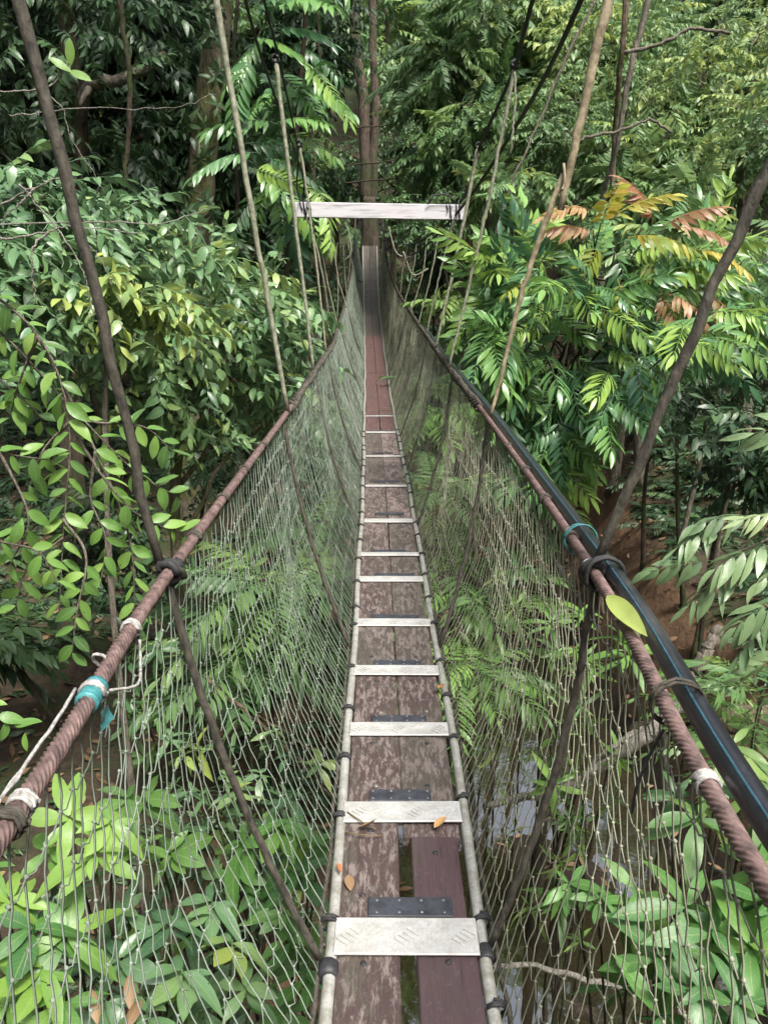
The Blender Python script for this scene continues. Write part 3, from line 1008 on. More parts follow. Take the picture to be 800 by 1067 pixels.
def build_sides():
    rng = np.random.default_rng(5)
    # handrail cables
    for sd in (-1, 1):
        D = np.concatenate([np.arange(-1.2, 2.4, 0.0035), np.arange(2.4, 5, 0.006), np.arange(5, 9, 0.03), np.arange(9, 22.81, 0.15)])
        s = Buf()
        P = rail_pt(sd, D)
        cable(s, P, 0.0138 if sd < 0 else 0.0125, 8, 0.0115)
        s.build('handrail_cable', M['cable_red'], bridge)
        # dark rope wound along the far half of the rail
        s = Buf()
        D2 = np.arange(3.9, 22.7, 0.02)
        wr = 0.018 * (1 + 0.25 * np.sin(D2 * 5.1))
        P = rail_pt(sd, D2) + np.stack([wr * np.cos(D2 * 75), 0 * D2, wr * np.sin(D2 * 75)], -1)
        s.tubes(P, 0.0095, 5)
        s.build('winding_rope', M['rope_dark'], bridge)

    # nets
    for sd in (-1, 1):
        s = Buf()
        du = 0.050
        us = np.arange(-0.7, 22.7, du)
        n = len(us)
        us = us + rng.normal(0, du * 0.11, n) + 0.2 * du * np.sin(us * 9.0)
        K = 34
        t = np.linspace(0, 1, K)
        rows = np.linspace(0.0, 1.0, 12)

        def surf(u, t):
            """u, t broadcast arrays -> points on the net"""
            u = u - 0.38 * t                      # the strands rake back towards their feet
            R = rail_pt(sd, u)
            Dk = deck_pt(u, sd * 0.212, -0.012)
            tt = t[..., None]
            P = R * (1 - tt) + Dk * tt
            bul = np.sin(math.pi * np.clip(t, 0, 1)) * (0.085 + 0.02 * np.sin(u * 2.3 + sd) - 0.05 * sstep(3, 9, u)) + 0.010 * np.sin(t * 9 + u * 2.7) * np.sin(math.pi * t)
            P[..., 0] += sd * bul
            P[..., 2] -= 0.03 * np.sin(math.pi * t)
            return P
        # strands: pulled sideways at every second knot row, slack in between
        pull = np.interp(t[None, :] * 11 + (np.arange(n) % 2)[:, None], np.arange(0, 14), np.array([0, 1] * 7) - 0.5)
        amp = du * ((0.03 if sd < 0 else 0.10) + 0.03 * np.sin(us * 1.7))[:, None]
        wob = 0.003 * np.sin(t[None] * rng.uniform(14, 30, n)[:, None] + rng.uniform(0, 6.28, n)[:, None]) * rng.uniform(0.2, 1.0, n)[:, None] + 0.012 * np.sin(t[None] * 4 + us[:, None] * 1.9) + 0.006 * np.sin(t[None] * 9 + us[:, None] * 7)
        U = us[:, None] + (pull * amp + wob) * np.sin(math.pi * np.clip(t, 0.02, 1))[None] ** 0.4
        Tt = np.broadcast_to(t[None], (n, K))
        P = surf(U, Tt)
        P[..., 0] += rng.normal(0, 0.0022, P.shape[:2])
        s.tubes(P, np.repeat((0.0020 + 0.0012 * sstep(4.5, 10, us))[:, None], K, 1), 3)
        # cross cords at the knot rows, drooping between strands
        for j in range(1, 11):
            tj = j / 11
            pj = np.interp(tj * 11 + (np.arange(n) % 2), np.arange(0, 14), np.array([0, 1] * 7) - 0.5)
            wj = np.array([np.interp(tj, t, U[i] - us[i]) for i in range(n)])
            uj = us + wj
            um = 0.5 * (uj[1:] + uj[:-1])
            ua = np.empty(2 * n - 1)
            ua[0::2], ua[1::2] = uj, um
            ta = tj + rng.normal(0, 0.004, 2 * n - 1) + 0.010 * np.sin(ua * 3.1 + j)
            ta[1::2] += 0.012
            s.tubes(surf(ua, ta), 0.0014 if sd < 0 else 0.0016, 3)
            near = uj < 4.5
            pk = surf(uj[near], ta[0::2][near])
            oc = np.array([(1, 0, 0), (-1, 0, 0), (0, 1, 0), (0, -1, 0), (0, 0, 1), (0, 0, -1)]) * 0.0045
            ft = np.array([(0, 2, 4), (2, 1, 4), (1, 3, 4), (3, 0, 4), (2, 0, 5), (1, 2, 5), (3, 1, 5), (0, 3, 5)])
            Vk = (pk[:, None] + oc[None]).reshape(-1, 3)
            s.raw(Vk, None, (ft[None] + (np.arange(len(pk)) * 6)[:, None, None]).reshape(-1, 3))
        s.build('side_net', M['net_l'] if sd < 0 else M['net_r'], bridge)

    # main suspension cables (two on each side)
    cabs = {
        ('r', 1): [(0.80, -2, 3.4), (0.82, 2, 2.35), (0.84, 5.0, 1.5), (0.86, 5.7, 1.32), (0.82, 7.3, 1.06), (0.80, 8.5, 0.76), (0.62, 12, 0.56), (0.40, 16, 0.62), (0.05, 20, 1.0), (-0.2, 23.3, 1.7)],
        ('r', 2): [(0.88, -2, 2.9), (0.87, 2, 1.9), (0.89, 4.0, 1.2), (0.93, 6.5, 0.98), (0.74, 8.5, 0.62), (0.5, 12, 0.36), (0.30, 16, 0.42), (0.0, 20, 0.8), (-0.2, 23.3, 1.5)],
        ('l', 1): [(-0.6, -2, 3.4), (-0.62, 2, 2.2), (-0.65, 4.8, 1.44), (-0.67, 5.3, 1.4), (-0.75, 7.3, 1.07), (-0.86, 8.5, 0.76), (-0.80, 12, 0.56), (-0.75, 16, 0.62), (-0.7, 20, 1.0), (-0.65, 23.3, 1.7)],
        ('l', 2): [(-0.6, -2, 2.9), (-0.62, 2, 1.9), (-0.64, 4.0, 1.25), (-0.72, 5.5, 1.17), (-0.75, 7.7, 0.9), (-0.8, 8.5, 0.62), (-0.74, 12, 0.36), (-0.7, 16, 0.42), (-0.68, 20, 0.8), (-0.65, 23.3, 1.5)],
    }
    cfun = {}
    for key, pts in cabs.items():
        P = smooth_path([(x, d, E + u) for x, d, u in pts], 160)
        s = Buf()
        s.tubes(P, 0.0135 if key[0] == 'r' else 0.008, 7)
        s.build('suspension_cable', M['rope_black'], bridge)
        cfun[key] = (lambda P: lambda D: np.array((np.interp(D, P[:, 1], P[:, 0]), D, np.interp(D, P[:, 1], P[:, 2]))))(P)

    # hangers: (side, D on rail, top point, radius, material)
    def hanger(top, bot, r0, r1, mat, slack=0.01):
        n = 24
        t = np.linspace(0, 1, n)[:, None]
        P = np.asarray(top) * (1 - t) + np.asarray(bot) * t
        P += rng.normal(0, 0.0025, P.shape)
        P[:, 0] += slack * np.sin(math.pi * t[:, 0] * 1.3)
        s = Buf()
        s.tubes(P, np.linspace(r0, r1, n) * (1 + 0.05 * np.sin(np.arange(n) * 1.9)), 8)
        s.build('hanger_rope', mat, bridge)

    def knot(c, axis, r, wire, turns, mat, length=0.05):
        s = Buf()
        s.tubes(coil(c, axis, r, turns, length, wire, 14, rng, 0.0015), wire, 7)
        s.build('knot', mat, bridge)
    kl, kr = rail_pt(-1, 1.57), rail_pt(1, 1.57)
    tl = at(10, 0, 1.57)
    tr = at(800, 170, 1.57)
    tl2 = kl + (tl - kl) * 1.9
    tr2 = kr + (tr - kr) * 2.4
    hanger(tl2, kl, 0.0135, 0.0105, M['rope_dark'], 0.02)
    hanger(tr2, kr, 0.014, 0.011, M['rope_dark'], 0.004)
    for c, sd in ((kl, -1), (kr, 1)):
        ax = rail_pt(sd, 1.7) - rail_pt(sd, 1.45)
        knot(c, ax, 0.021, 0.0095, 2.2, M['rope_black'], 0.032)
        s = Buf()
        s.tubes(coil(c + np.array((0, 0.0, -0.015)), (ax + np.array((0.25 * sd, 0, 0.15))), 0.026, 1.15, 0.02, 0.009, 16, rng, 0.001), 0.0095, 7)
        s.build('knot', M['rope_dark'], bridge)
    # second pair, tan and frayed on the right
    b2 = rail_pt(-1, 3.72)
    t2 = at(228, 0, 3.72)
    hanger(b2 + (t2 - b2) * 1.4, b2, 0.0155, 0.011, M['rope_grey'], -0.01)
    b2 = rail_pt(1, 3.6)
    t2 = at(626, 0, 3.6)
    m2 = at(585, 188, 3.6)
    hanger(b2 + (t2 - b2) * 1.35, m2 + np.array((0, 0, -0.12)), 0.026, 0.017, M['rope_tan'], 0.0)
    hanger(m2 + np.array((0.005, 0, 0.02)), b2, 0.014, 0.009, M['rope_tan'], -0.02)
    s = Buf()                                                    # loose frayed tail under the splice
    s.tubes(smooth_path([at(587, 170, 3.58), at(588, 190, 3.57), at(585, 198, 3.56)], 8), 0.006, 6)
    s.build('rope_tail', M['rope_tan'], bridge)
    b3 = rail_pt(-1, 5.5)
    hanger(at(287, 62, 5.5), b3, 0.0145, 0.011, M['rope_grey'], 0.0)
    b3 = rail_pt(1, 5.7)
    hanger(at(536, 70, 5.7), b3, 0.0135, 0.010, M['rope_grey'], 0.015)
    knot(at(536, 68, 5.7), (0, 1, -0.3), 0.02, 0.011, 2.5, M['rope_black'], 0.05)
    hanger(at(536, 75, 5.6), at(533, 160, 5.6), 0.008, 0.007, M['rope_grey'])
    hanger(at(498, 152, 7.3), rail_pt(1, 7.3), 0.018, 0.011, M['rope_grey'], 0.01)
    hanger(at(312, 150, 7.2), rail_pt(-1, 7.2), 0.011, 0.009, M['rope_grey'])
    for D in (8.9, 10.4, 12.0, 13.6, 15.2, 16.8, 18.4):
        for sd, key in ((-1, ('l', 1)), (1, ('r', 1))):
            hanger(cfun[key](D), rail_pt(sd, D + 0.15), 0.011, 0.010, M['rope_grey'], rng.normal(0, 0.03))
    for p, mt_ in ((at(287, 62, 5.5), 'rope_black'), (at(498, 152, 7.3), 'rope_black'), (at(312, 150, 7.2), 'rope_black')):
        knot(p, (0, 1, -0.2), 0.02, 0.009, 2.2, M[mt_], 0.05)
    # stays down the outside of the net to the deck edge
    def stay(sd, D0, D1, r):
        a, b = rail_pt(sd, D0, 0.012), deck_pt(D1, sd * 0.215, 0.0)
        n = 22
        t = np.linspace(0, 1, n)[:, None]
        P = a * (1 - t) + b * t
        P[:, 0] += sd * (0.030 * np.sin(math.pi * t[:, 0]))
        P[:, 2] -= 0.02 * np.sin(math.pi * t[:, 0])
        P += rng.normal(0, 0.0015, P.shape)
        s = Buf()
        s.tubes(P, r, 8)
        s.build('stay_rope', M['rope_dark'], bridge)
    stay(-1, 1.57, 1.50, 0.0098)
    stay(1, 1.57, 1.54, 0.0098)
    for D in (3.65, 5.6, 7.3, 8.9, 10.4, 12.0, 13.6, 15.2):
        for sd in (-1, 1):
            stay(sd, D, D - 0.35, 0.010)
    # spreader board across the suspension cables
    s = Buf()
    a, b = at(307, 218.5, 8.5), at(485.5, 221.5, 8.5)
    c = (a + b) / 2
    ang = math.atan2(b[2] - a[2], b[0] - a[0])
    R = np.array(((math.cos(ang), 0, -math.sin(ang)), (0, 1, 0), (math.sin(ang), 0, math.cos(ang))))
    s.box(c, (np.linalg.norm(b - a), 0.05, 0.148), R, 0.006)
    bar = s.build('spreader_board', M['bar'], bridge, smooth=False)
    for e, sd in ((a, 1), (b, -1)):
        for off in ((0.08, 0.17) if sd < 0 else (0.10, 0.16)):
            s = Buf()
            q = coil(e + R @ np.array((sd * off, 0, 0)), R @ np.array((1, 0, 0.2)), 0.09, 1.6, 0.05, 0.01, 18, rng, 0.004)
            q[:, 1] = c[1] + (q[:, 1] - c[1]) * 0.42
            s.tubes(q, 0.0075, 5)
            s.build('lashing', M['rope_black'], bridge)
    s = Buf()
    s.tubes(smooth_path([at(445, 213, 8.45), at(452, 204, 8.42), at(466, 203, 8.42), at(474, 210, 8.44)], 14), 0.008, 5)
    s.build('lashing', M['rope_black'], bridge)
    # loops of slack wire hanging under the far end
    for pts in ([(362, 236, 15), (366, 262, 15), (358, 272, 15)], [(405, 236, 15), (412, 262, 15), (424, 268, 15), (436, 262, 15)], [(420, 262, 14), (430, 286, 14), (446, 280, 14)]):
        s = Buf()
        s.tubes(smooth_path([at(*p) for p in pts], 16), 0.012, 5)
        s.build('slack_rope', M['rope_grey'], bridge)

    # lashings, tape and cords on the near handrails
    def lash(sd, D, mat, r=0.019, wire=0.0032, turns=4, length=0.022):
        s = Buf()
        ax = rail_pt(sd, D + 0.05) - rail_pt(sd, D - 0.05)
        s.tubes(coil(rail_pt(sd, D), ax, r, turns, length, wire, 14, rng, 0.0006), wire, 6)
        s.build('lashing', mat, bridge)
    Dl = lambda py: solve_y(py, rail_d)
    lash(-1, Dl(838), M['rope_white'], 0.0155, 0.003, 4, 0.018)
    lash(-1, Dl(858), M['rope_dark'], 0.018, 0.003, 4, 0.02)
    lash(-1, Dl(655), M['rope_white'], 0.0155, 0.003, 4, 0.016)
    lash(-1, Dl(722), M['rope_white'], 0.0195, 0.003, 3, 0.012)
    lash(1, Dl(648), M['rope_white'], 0.0145, 0.003, 3, 0.012)
    lash(1, Dl(815), M['rope_white'], 0.0142, 0.0028, 5, 0.018)
    lash(1, Dl(590), M['rope_white'], 0.0145, 0.003, 3, 0.014)
    for py in (560, 520, 490, 465):
        lash(1, Dl(py), M['rope_dark'], 0.0145, 0.0035, 4, 0.02)
        lash(-1, Dl(py), M['rope_dark'], 0.0158, 0.0035, 4, 0.02)
    # teal tape: crumpled sleeve with a loose flap
    D0 = Dl(724)
    s = Buf()
    Ds = np.linspace(D0 - 0.026, D0 + 0.026, 14)
    s.tubes(rail_pt(-1, Ds), 0.0175 + 0.002 * np.sin(np.arange(14) * 2.1), 12)
    c = rail_pt(-1, D0 - 0.01, -0.014, -0.012)
    g = []
    for i in range(4):
        for j in range(3):
            g.append(c + np.array((0.008 + 0.004 * math.sin(i * 2 + j), (j - 1) * 0.02, -0.011 * i)))
    s.raw(np.array(g), [(3 * i + j, 3 * i + j + 1, 3 * i + j + 4, 3 * i + j + 3) for i in range(3) for j in range(2)])
    s.build('tape_wrap', M['teal'], bridge)
    # pale double cord beside the near left handrail
    for k in range(2):
        s = Buf()
        Ds = np.linspace(-0.6, D0, 60)
        P = rail_pt(-1, Ds, 0.022 + 0.005 * k, 0.010 - 0.006 * k) + rng.normal(0, 0.0008, (60, 3))
        s.tubes(P, 0.0028, 6)
        s.build('tie_cord', M['rope_white'], bridge)
    # cord from tape to the 655 lashing and small loops
    s = Buf()
    a, b = rail_pt(-1, D0 + 0.03, -0.018, -0.01), rail_pt(-1, Dl(660), -0.02, -0.012)
    P = smooth_path([a, a * 0.6 + b * 0.4 + np.array((0.022, 0, -0.03)), b + np.array((0.004, -0.02, -0.035)), b], 22)
    s.tubes(P, 0.0028, 6)
    s.build('tie_cord', M['rope_white'], bridge)
    s = Buf()
    q = coil(rail_pt(-1, Dl(688), 0.016, 0.0), (0.2, 1, 0.3), 0.016, 1.1, 0.01, 0.003, 18, rng, 0.0006)
    s.tubes(q, 0.003, 6)
    s.build('tie_cord', M['rope_white'], bridge)
    # dark wire loop binding the black pipe to the right cable, green tie farther on
    for py, mat, rr, wr in ((735, M['rope_dark'], 0.039, 0.0028), (563, M['teal'], 0.039, 0.002), (600, M['rope_black'], 0.040, 0.005)):
        s = Buf()
        D1 = Dl(py)
        ax = rail_pt(1, D1 + 0.05) - rail_pt(1, D1 - 0.05)
        q = coil(rail_pt(1, D1, 0.018, 0.003), ax, rr, 1.7, 0.018, wr, 20, rng, 0.0008)
        s.tubes(q, wr, 6)
        s.build('pipe_tie', mat, bridge)
    # dangling ends of net cord below the right rail
    for py in (748,):
        s = Buf()
        D1 = Dl(py)
        a = rail_pt(1, D1, -0.01, -0.02)
        s.tubes(smooth_path([a, a + np.array((-0.012, 0.01, -0.05)), a + np.array((-0.03, 0.0, -0.10)), a + np.array((-0.025, 0.02, -0.16))], 14), 0.0024, 5)
        s.build('slack_rope', M['rope_black'], bridge)
    return Dl


Dl = build_sides()


def build_pipe():
    m, nt, bs, out = new_mat('black polyethylene pipe')
    bs.inputs['Base Color'].default_value = (0.012, 0.013, 0.016, 1)
    n = tex_noise(nt, 30, 4, 0.6, coords(nt))
    nt.links.new(math_node(nt, 'ADD', math_node(nt, 'MULTIPLY', n.outputs['Fac'], 0.25), 0.2), bs.inputs['Roughness'])
    sc_ = ramp(nt, [(0.5, (0.011, 0.012, 0.015)), (0.72, (0.05, 0.05, 0.052))])
    n5 = tex_noise(nt, 9, 6, 0.75, coords(nt, (1, 0.35, 1)))
    nt.links.new(n5.outputs['Fac'], sc_.inputs['Fac'])
    nt.links.new(sc_.outputs['Color'], bs.inputs['Base Color'])
    D = np.concatenate([np.arange(-1.5, 5, 0.08), np.arange(5, 10.4, 0.2)])
    off = 0.037 + 0.004 * np.sin(D * 1.7)
    up = 0.006 + 0.004 * np.sin(D * 2.1 + 1)
    P = rail_pt(1, D)
    P[:, 0] += off
    P[:, 2] += up
    r = 0.0195
    o = thing('water_pipe', 'black plastic water pipe tied along the right handrail cable', 'pipe', P[0])
    Buf().tubes(P, r, 16).build('pipe_body', m, o)
    mt = simple_mat('blue pipe stripe', (0.014, 0.04, 0.055), (0.025, 0.075, 0.10), 40, 0.4)
    a = math.radians(118)
    Q = P + np.array((math.cos(a) * r * 0.93, 0, math.sin(a) * r * 0.93))
    Buf().tubes(Q, 0.0026, 6).build('pipe_stripe', mt, o)


build_pipe()


def single_leaf(name, label, c, heading, normal, L, W, mat, tint=0.5, rows=9, droop=0.2, fold=0.2, group=None, tip=1.0):
    b = Buf()
    tp = leaf(L, W, rows, droop, fold, tip=tip)
    b.inst(tp, frames(np.array([heading], float), np.array([normal], float)), np.array([c], float), np.array([tint]))
    o = b.build(name, mat)
    return tag(o, label, 'leaf', group)


def small_leaves():
    D = Dl(640)
    c = at(632, 620, 1.37)
    e = at(671, 656, 1.185)
    L_ = float(np.linalg.norm(e - c))
    single_leaf('fallen_leaf', 'large yellow green leaf lodged between right handrail cable and black pipe', c, e - c, np.array((0, 0, E + 0.35)) - c, L_ * 0.94, 0.036, M['leaf_yellow'], 0.4, droop=0.12, fold=0.22)

    def on_deck(px, py, up=0.012):
        Dd = solve_y(py, deck_d)
        p = at(px, py, Dd)
        p[2] = E - float(deck_d(Dd)) + up
        return p
    single_leaf('fallen_leaf', 'curled orange leaf on the right edge of the deck by the fourth plate', on_deck(458, 718, 0.02), (0.1, -1, 0.1), (-0.3, 0, 1), 0.075, 0.032, M['leaf_orange'], 0.3, droop=-0.3, fold=0.4)
    single_leaf('fallen_leaf', 'small tan leaf on the right plank behind the second nearest plate', on_deck(452, 866), (0.8, 0.5, 0.1), (0, 0.2, 1), 0.05, 0.03, M['leaf_orange'], 0.9, droop=-0.3, fold=0.5)
    single_leaf('fallen_leaf', 'shrivelled pale brown leaf on the left plank below the second plate', on_deck(372, 866), (0.9, -0.35, 0.25), (0, 0.3, 1), 0.07, 0.022, M['leaf_brown'], 0.95, droop=-0.4, fold=0.7)
    single_leaf('fallen_leaf', 'grey dry leaf lying flat on the left plank by the side tube', on_deck(363, 915), (0.15, -1, 0), (0.1, 0, 1), 0.06, 0.028, M['leaf_brown'], 0.8, droop=0.02)
    single_leaf('fallen_leaf', 'thin reddish leaf leaning on the left side tube near the bottom', on_deck(352, 905, 0.02), (0.2, -1, 0.1), (0.4, 0, 1), 0.05, 0.016, M['leaf_orange'], 0.0, droop=-0.1, fold=0.5)
    for (a, b, lab) in (((360, 871), (398, 875), 'short curved dry twig lying across the left plank'), ((362, 850), (392, 868), 'thin straw coloured twig on the edge of the second plate')):
        p, q = on_deck(*a, 0.014), on_deck(*b, 0.014)
        s = Buf()
        s.tubes(smooth_path([p, (p + q) / 2 + np.array((0, -0.012, 0.006)), q], 8), 0.0022, 5)
        tag(s.build('dry_twig', M['leaf_brown']), lab, 'twig')


small_leaves()


# ------------------------------------------------------------------ plants
def tree(name, label, cat, trunk, r, blobs, tps, leafm, barkm, size=(0.8, 1.2), tint=(0.5, 0.2), droopy=0.1, tilt=0.35, group=None, seed=0, limbs=True, back=0.3, extra=None, sides=9, flare=0.8, wob=0.0, root_to_ground=True):
    rng = np.random.default_rng(100 + seed)
    pts = [np.asarray(p, float) for p in trunk]
    if root_to_ground:
        p0 = pts[0].copy()
        p0[2] = gnd(p0[0], p0[1]) - 0.15
        if pts[0][2] > p0[2] + 0.6:
            pts = [p0] + pts
        else:
            pts[0] = p0
    o = thing(name, label, cat, pts[0], group)
    tb = Buf()
    P = limb(tb, pts, r, r * 0.45, max(14, 6 * len(pts)), sides, wob, flare, rng)
    if limbs:
        for (c, rad, n) in blobs:
            c = np.asarray(c)
            hgt = P[:, 2]
            k = int(np.argmin(np.abs(hgt - (c[2] - 0.7 * np.linalg.norm(c[:2] - P[len(P) * 2 // 3][:2]))) + 0.0))
            k = max(2, k)
            a = P[k]
            rr = r * (1 - 0.55 * k / len(P)) * 0.5
            mid = a * 0.45 + c * 0.55 + rng.normal(0, 0.15, 3) + np.array((0, 0, 0.1))
            limb(tb, [a, mid, c], rr, rr * 0.35, 9, 6, 0.01, 0, rng)
            for _ in range(5):
                e = c + unit(rng.normal(0, 1, 3)) * np.asarray(rad) * 0.8
                limb(tb, [mid * 0.3 + c * 0.7, (c + e) / 2 + rng.normal(0, 0.06, 3), e], rr * 0.4, rr * 0.1, 7, 5, 0.01, 0, rng)
    tb.build('trunk', barkm, o)
    lb = Buf()
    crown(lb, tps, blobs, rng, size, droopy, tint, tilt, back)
    if extra:
        extra(lb, rng)
    lb.build('crown', leafm, o)
    return o


def B(px, py, D, rad, n):
    return (at(px, py, D), rad if not np.isscalar(rad) else (rad, rad, rad * 0.8), n)


def plant_left():
    # grey green broad-leaved tree filling the left
    tree('broadleaf_tree', 'grey green glossy leaved tree filling the left middle, dark hollow below it', 'tree',
         [at(190, 640, 7.2), at(182, 520, 7.2), at(195, 400, 7.2), at(205, 320, 7.2)], 0.075,
         [B(205, 305, 7.2, (0.85, 0.8, 0.5), 75), B(265, 320, 8.0, (0.85, 0.8, 0.5), 75), B(150, 350, 6.4, (0.75, 0.7, 0.5), 62), B(240, 390, 7.6, (0.8, 0.7, 0.5), 65),
          B(290, 365, 8.8, (0.6, 0.7, 0.5), 55), B(180, 430, 7.0, (0.6, 0.6, 0.3), 34), B(130, 270, 6.6, (0.7, 0.7, 0.5), 60), B(290, 430, 8.6, (0.6, 0.5, 0.35), 26), B(60, 340, 6.2, 0.7, 45)],
         TP['grey'], M['leaf_grey'], M['bark_mossy'], (0.8, 1.2), (0.5, 0.26), 0.25, seed=1, flare=0.3)
    tree('broadleaf_tree', 'grey green leafy tree at the upper left edge behind the thick rope', 'tree',
         [at(-60, 700, 5.4), at(-30, 450, 5.4), at(20, 300, 5.4)], 0.08,
         [B(30, 215, 5.6, (0.6, 0.6, 0.42), 55), B(90, 225, 6.2, (0.7, 0.6, 0.42), 55), B(0, 285, 5.0, (0.5, 0.5, 0.4), 45), B(-40, 350, 4.6, (0.5, 0.5, 0.5), 40)],
         TP['grey'], M['leaf_grey'], M['bark_dark'], (0.75, 1.1), (0.4, 0.2), 0.25, seed=2)
    tree('broadleaf_sapling', 'yellow green young tree in front of the grey green crown at left', 'sapling',
         [at(120, 660, 5.1), at(110, 450, 5.1), at(115, 320, 5.1)], 0.03,
         [B(118, 300, 5.1, (0.38, 0.3, 0.22), 26), B(160, 325, 5.3, (0.32, 0.3, 0.2), 18), B(80, 330, 5.0, (0.3, 0.3, 0.25), 14)],
         TP['grey'], M['leaf_grey'], M['bark_grey'], (0.7, 0.95), (0.72, 0.2), 0.2, seed=3)

    # hanging lime branches close on the left
    rng = np.random.default_rng(31)
    base = np.array((-3.6, 2.9, gnd(-3.6, 2.9) - 0.1))
    o = thing('hanging_branch_tree', 'lime leaved young tree whose thin branches hang in at the left edge', 'tree', base)
    tb, lb = Buf(), Buf()
    limb(tb, [base, base + (0.1, 0, 2.5), at(-260, 350, 2.9), at(-180, 240, 2.9)], 0.05, 0.025, 16, 8, 0, 0.5, rng)
    twigs = [
        [(-180, 250, 2.9), (-40, 290, 2.8), (40, 350, 2.75), (72, 440, 2.7), (66, 560, 2.7), (62, 640, 2.7)],
        [(-160, 260, 2.9), (-20, 330, 2.8), (70, 420, 2.85), (140, 490, 2.9), (190, 520, 3.0)],
        [(40, 350, 2.75), (100, 470, 2.8), (135, 560, 2.8), (140, 640, 2.8), (134, 672, 2.8)],
        [(-170, 300, 2.7), (-60, 440, 2.65), (0, 470, 2.65), (55, 480, 2.65)],
        [(-170, 330, 2.7), (-80, 520, 2.6), (-10, 560, 2.55), (40, 575, 2.55), (62, 610, 2.55)],
        [(72, 440, 2.7), (110, 500, 2.72), (150, 540, 2.75), (205, 560, 2.85)],
        [(66, 540, 2.7), (90, 580, 2.65), (80, 640, 2.6), (75, 686, 2.6)],
        [(-170, 400, 2.5), (-80, 700, 2.3), (-20, 735, 2.25), (12, 755, 2.25), (30, 765, 2.25)],
        [(-100, 300, 2.9), (0, 395, 2.9), (45, 440, 2.95), (60, 500, 3.0)],
        [(0, 470, 2.65), (30, 540, 2.62), (10, 590, 2.6)],
        [(70, 430, 2.75), (100, 440, 2.8), (150, 445, 2.9), (180, 470, 2.95)],
        [(40, 350, 2.75), (20, 400, 2.8), (10, 440, 2.85)],
        [(100, 470, 2.8), (95, 520, 2.78), (110, 560, 2.75), (105, 610, 2.75)],
        [(66, 560, 2.7), (30, 590, 2.65), (15, 640, 2.65)],
        [(72, 440, 2.7), (45, 470, 2.7), (30, 510, 2.7)],
    ]
    lf = leaf_set(rng, 0.088, 0.037, 6, 0.3, 0.25, 0.48, 1.0, 8)
    for tw in twigs:
        P = smooth_path([at(*p) for p in tw], 60)
        tb.tubes(P, np.linspace(0.007, 0.0018, 60), 5)
        L = np.concatenate([[0], np.cumsum(np.linalg.norm(np.diff(P, axis=0), axis=1))])
        s = max(0.15, L[-1] * 0.35)
        k = 0
        while s < L[-1]:
            p = np.array([np.interp(s, L, P[:, i]) for i in range(3)])
            q = np.array([np.interp(min(s + 0.02, L[-1]), L, P[:, i]) for i in range(3)])
            tg = unit(q - p + 1e-6)
            sd = 1 if k % 2 else -1
            side = unit(np.cross(tg, np.array((0.2, -1, 0.3))))
            h = unit(tg * 0.45 + side * sd * 0.85 + np.array((0, -0.1, -0.25)) + rng.normal(0, 0.2, 3))
            nr = unit(np.array((0.05, -0.55, 0.8)) + rng.normal(0, 0.3, 3))
            t_ = pick(rng, lf)
            lb.inst(t_, frames(h[None], nr[None]) * rng.uniform(0.75, 1.15), p[None], np.array([np.clip(rng.normal(0.5, 0.22), 0, 1)]))
            s += rng.uniform(0.026, 0.045)
            k += 1
    tb.build('trunk', M['bark_grey'], o)
    lb.build('crown', M['leaf_bright'], o)

    # bare bleached dead sapling, twigs crossing the thick left rope
    base = np.array((-3.0, 3.2, gnd(-3.0, 3.2) - 0.1))
    o = thing('dead_sapling', 'bleached leafless sapling, its bare twigs crossing behind the thick left rope', 'dead tree', base)
    tb = Buf()
    limb(tb, [base, at(-230, 400, 3.1), at(-160, 270, 3.0), at(-60, 235, 3.0)], 0.022, 0.008, 16, 7, 0.006, 0.4, rng)
    for tw, r in (([(-60, 235, 3.0), (20, 233, 3.0), (110, 231, 3.0), (165, 233, 3.05), (205, 222, 3.1), (224, 212, 3.1)], 0.006),
                  ([(-60, 235, 3.0), (0, 214, 3.0), (36, 196, 2.95), (66, 186, 2.95), (72, 205, 2.95)], 0.009),
                  ([(36, 196, 2.95), (20, 212, 2.9), (-10, 240, 2.9)], 0.008),
                  ([(20, 192, 2.95), (60, 238, 2.95), (85, 280, 2.9), (96, 330, 2.9)], 0.006),
                  ([(68, 190, 2.95), (80, 240, 2.9), (105, 270, 2.9), (118, 300, 2.9)], 0.005),
                  ([(-60, 240, 3.0), (0, 248, 2.9), (50, 242, 2.9), (75, 236, 2.9), (150, 243, 2.9)], 0.008),
                  ([(50, 242, 2.9), (34, 262, 2.85), (36, 300, 2.85), (42, 330, 2.85)], 0.008),
                  ([(0, 95, 2.9), (30, 95, 2.9), (62, 108, 2.9), (78, 150, 2.9), (108, 200, 2.9), (120, 260, 3)], 0.004),
                  ([(-60, 235, 3.0), (-30, 150, 2.95), (0, 95, 2.9)], 0.008),
                  ([(10, 120, 2.9), (40, 118, 2.9), (100, 112, 2.9), (180, 112, 2.9), (225, 98, 3.0)], 0.0035)):
        limb(tb, [at(*p) for p in tw], r * 0.62, r * 0.2, 30, 5, 0.0022, 0, rng)
    tb.build('trunk', M['dead_wood'], o)
    lb = Buf()
    for (px, py, hx, hz) in ((74, 55, 0.1, 0.9), (72, 60, 0.7, -0.2), (76, 62, -0.4, 0.3)):
        lb.inst(lf[0], frames(np.array([(hx, -0.2, hz)]), np.array([(0.2, -0.8, 0.5)])) * 0.95, at(px, py + 14, 2.9)[None], np.array([0.7]))
    lb.build('leaf_shoot', M['leaf_bright'], o)
    P = [at(30, 95, 2.9), at(55, 88, 2.9), at(72, 66, 2.9)]
    s = Buf()
    s.tubes(smooth_path(P, 10), 0.003, 5)
    s.build('shoot_stem', M['dead_wood'], o)


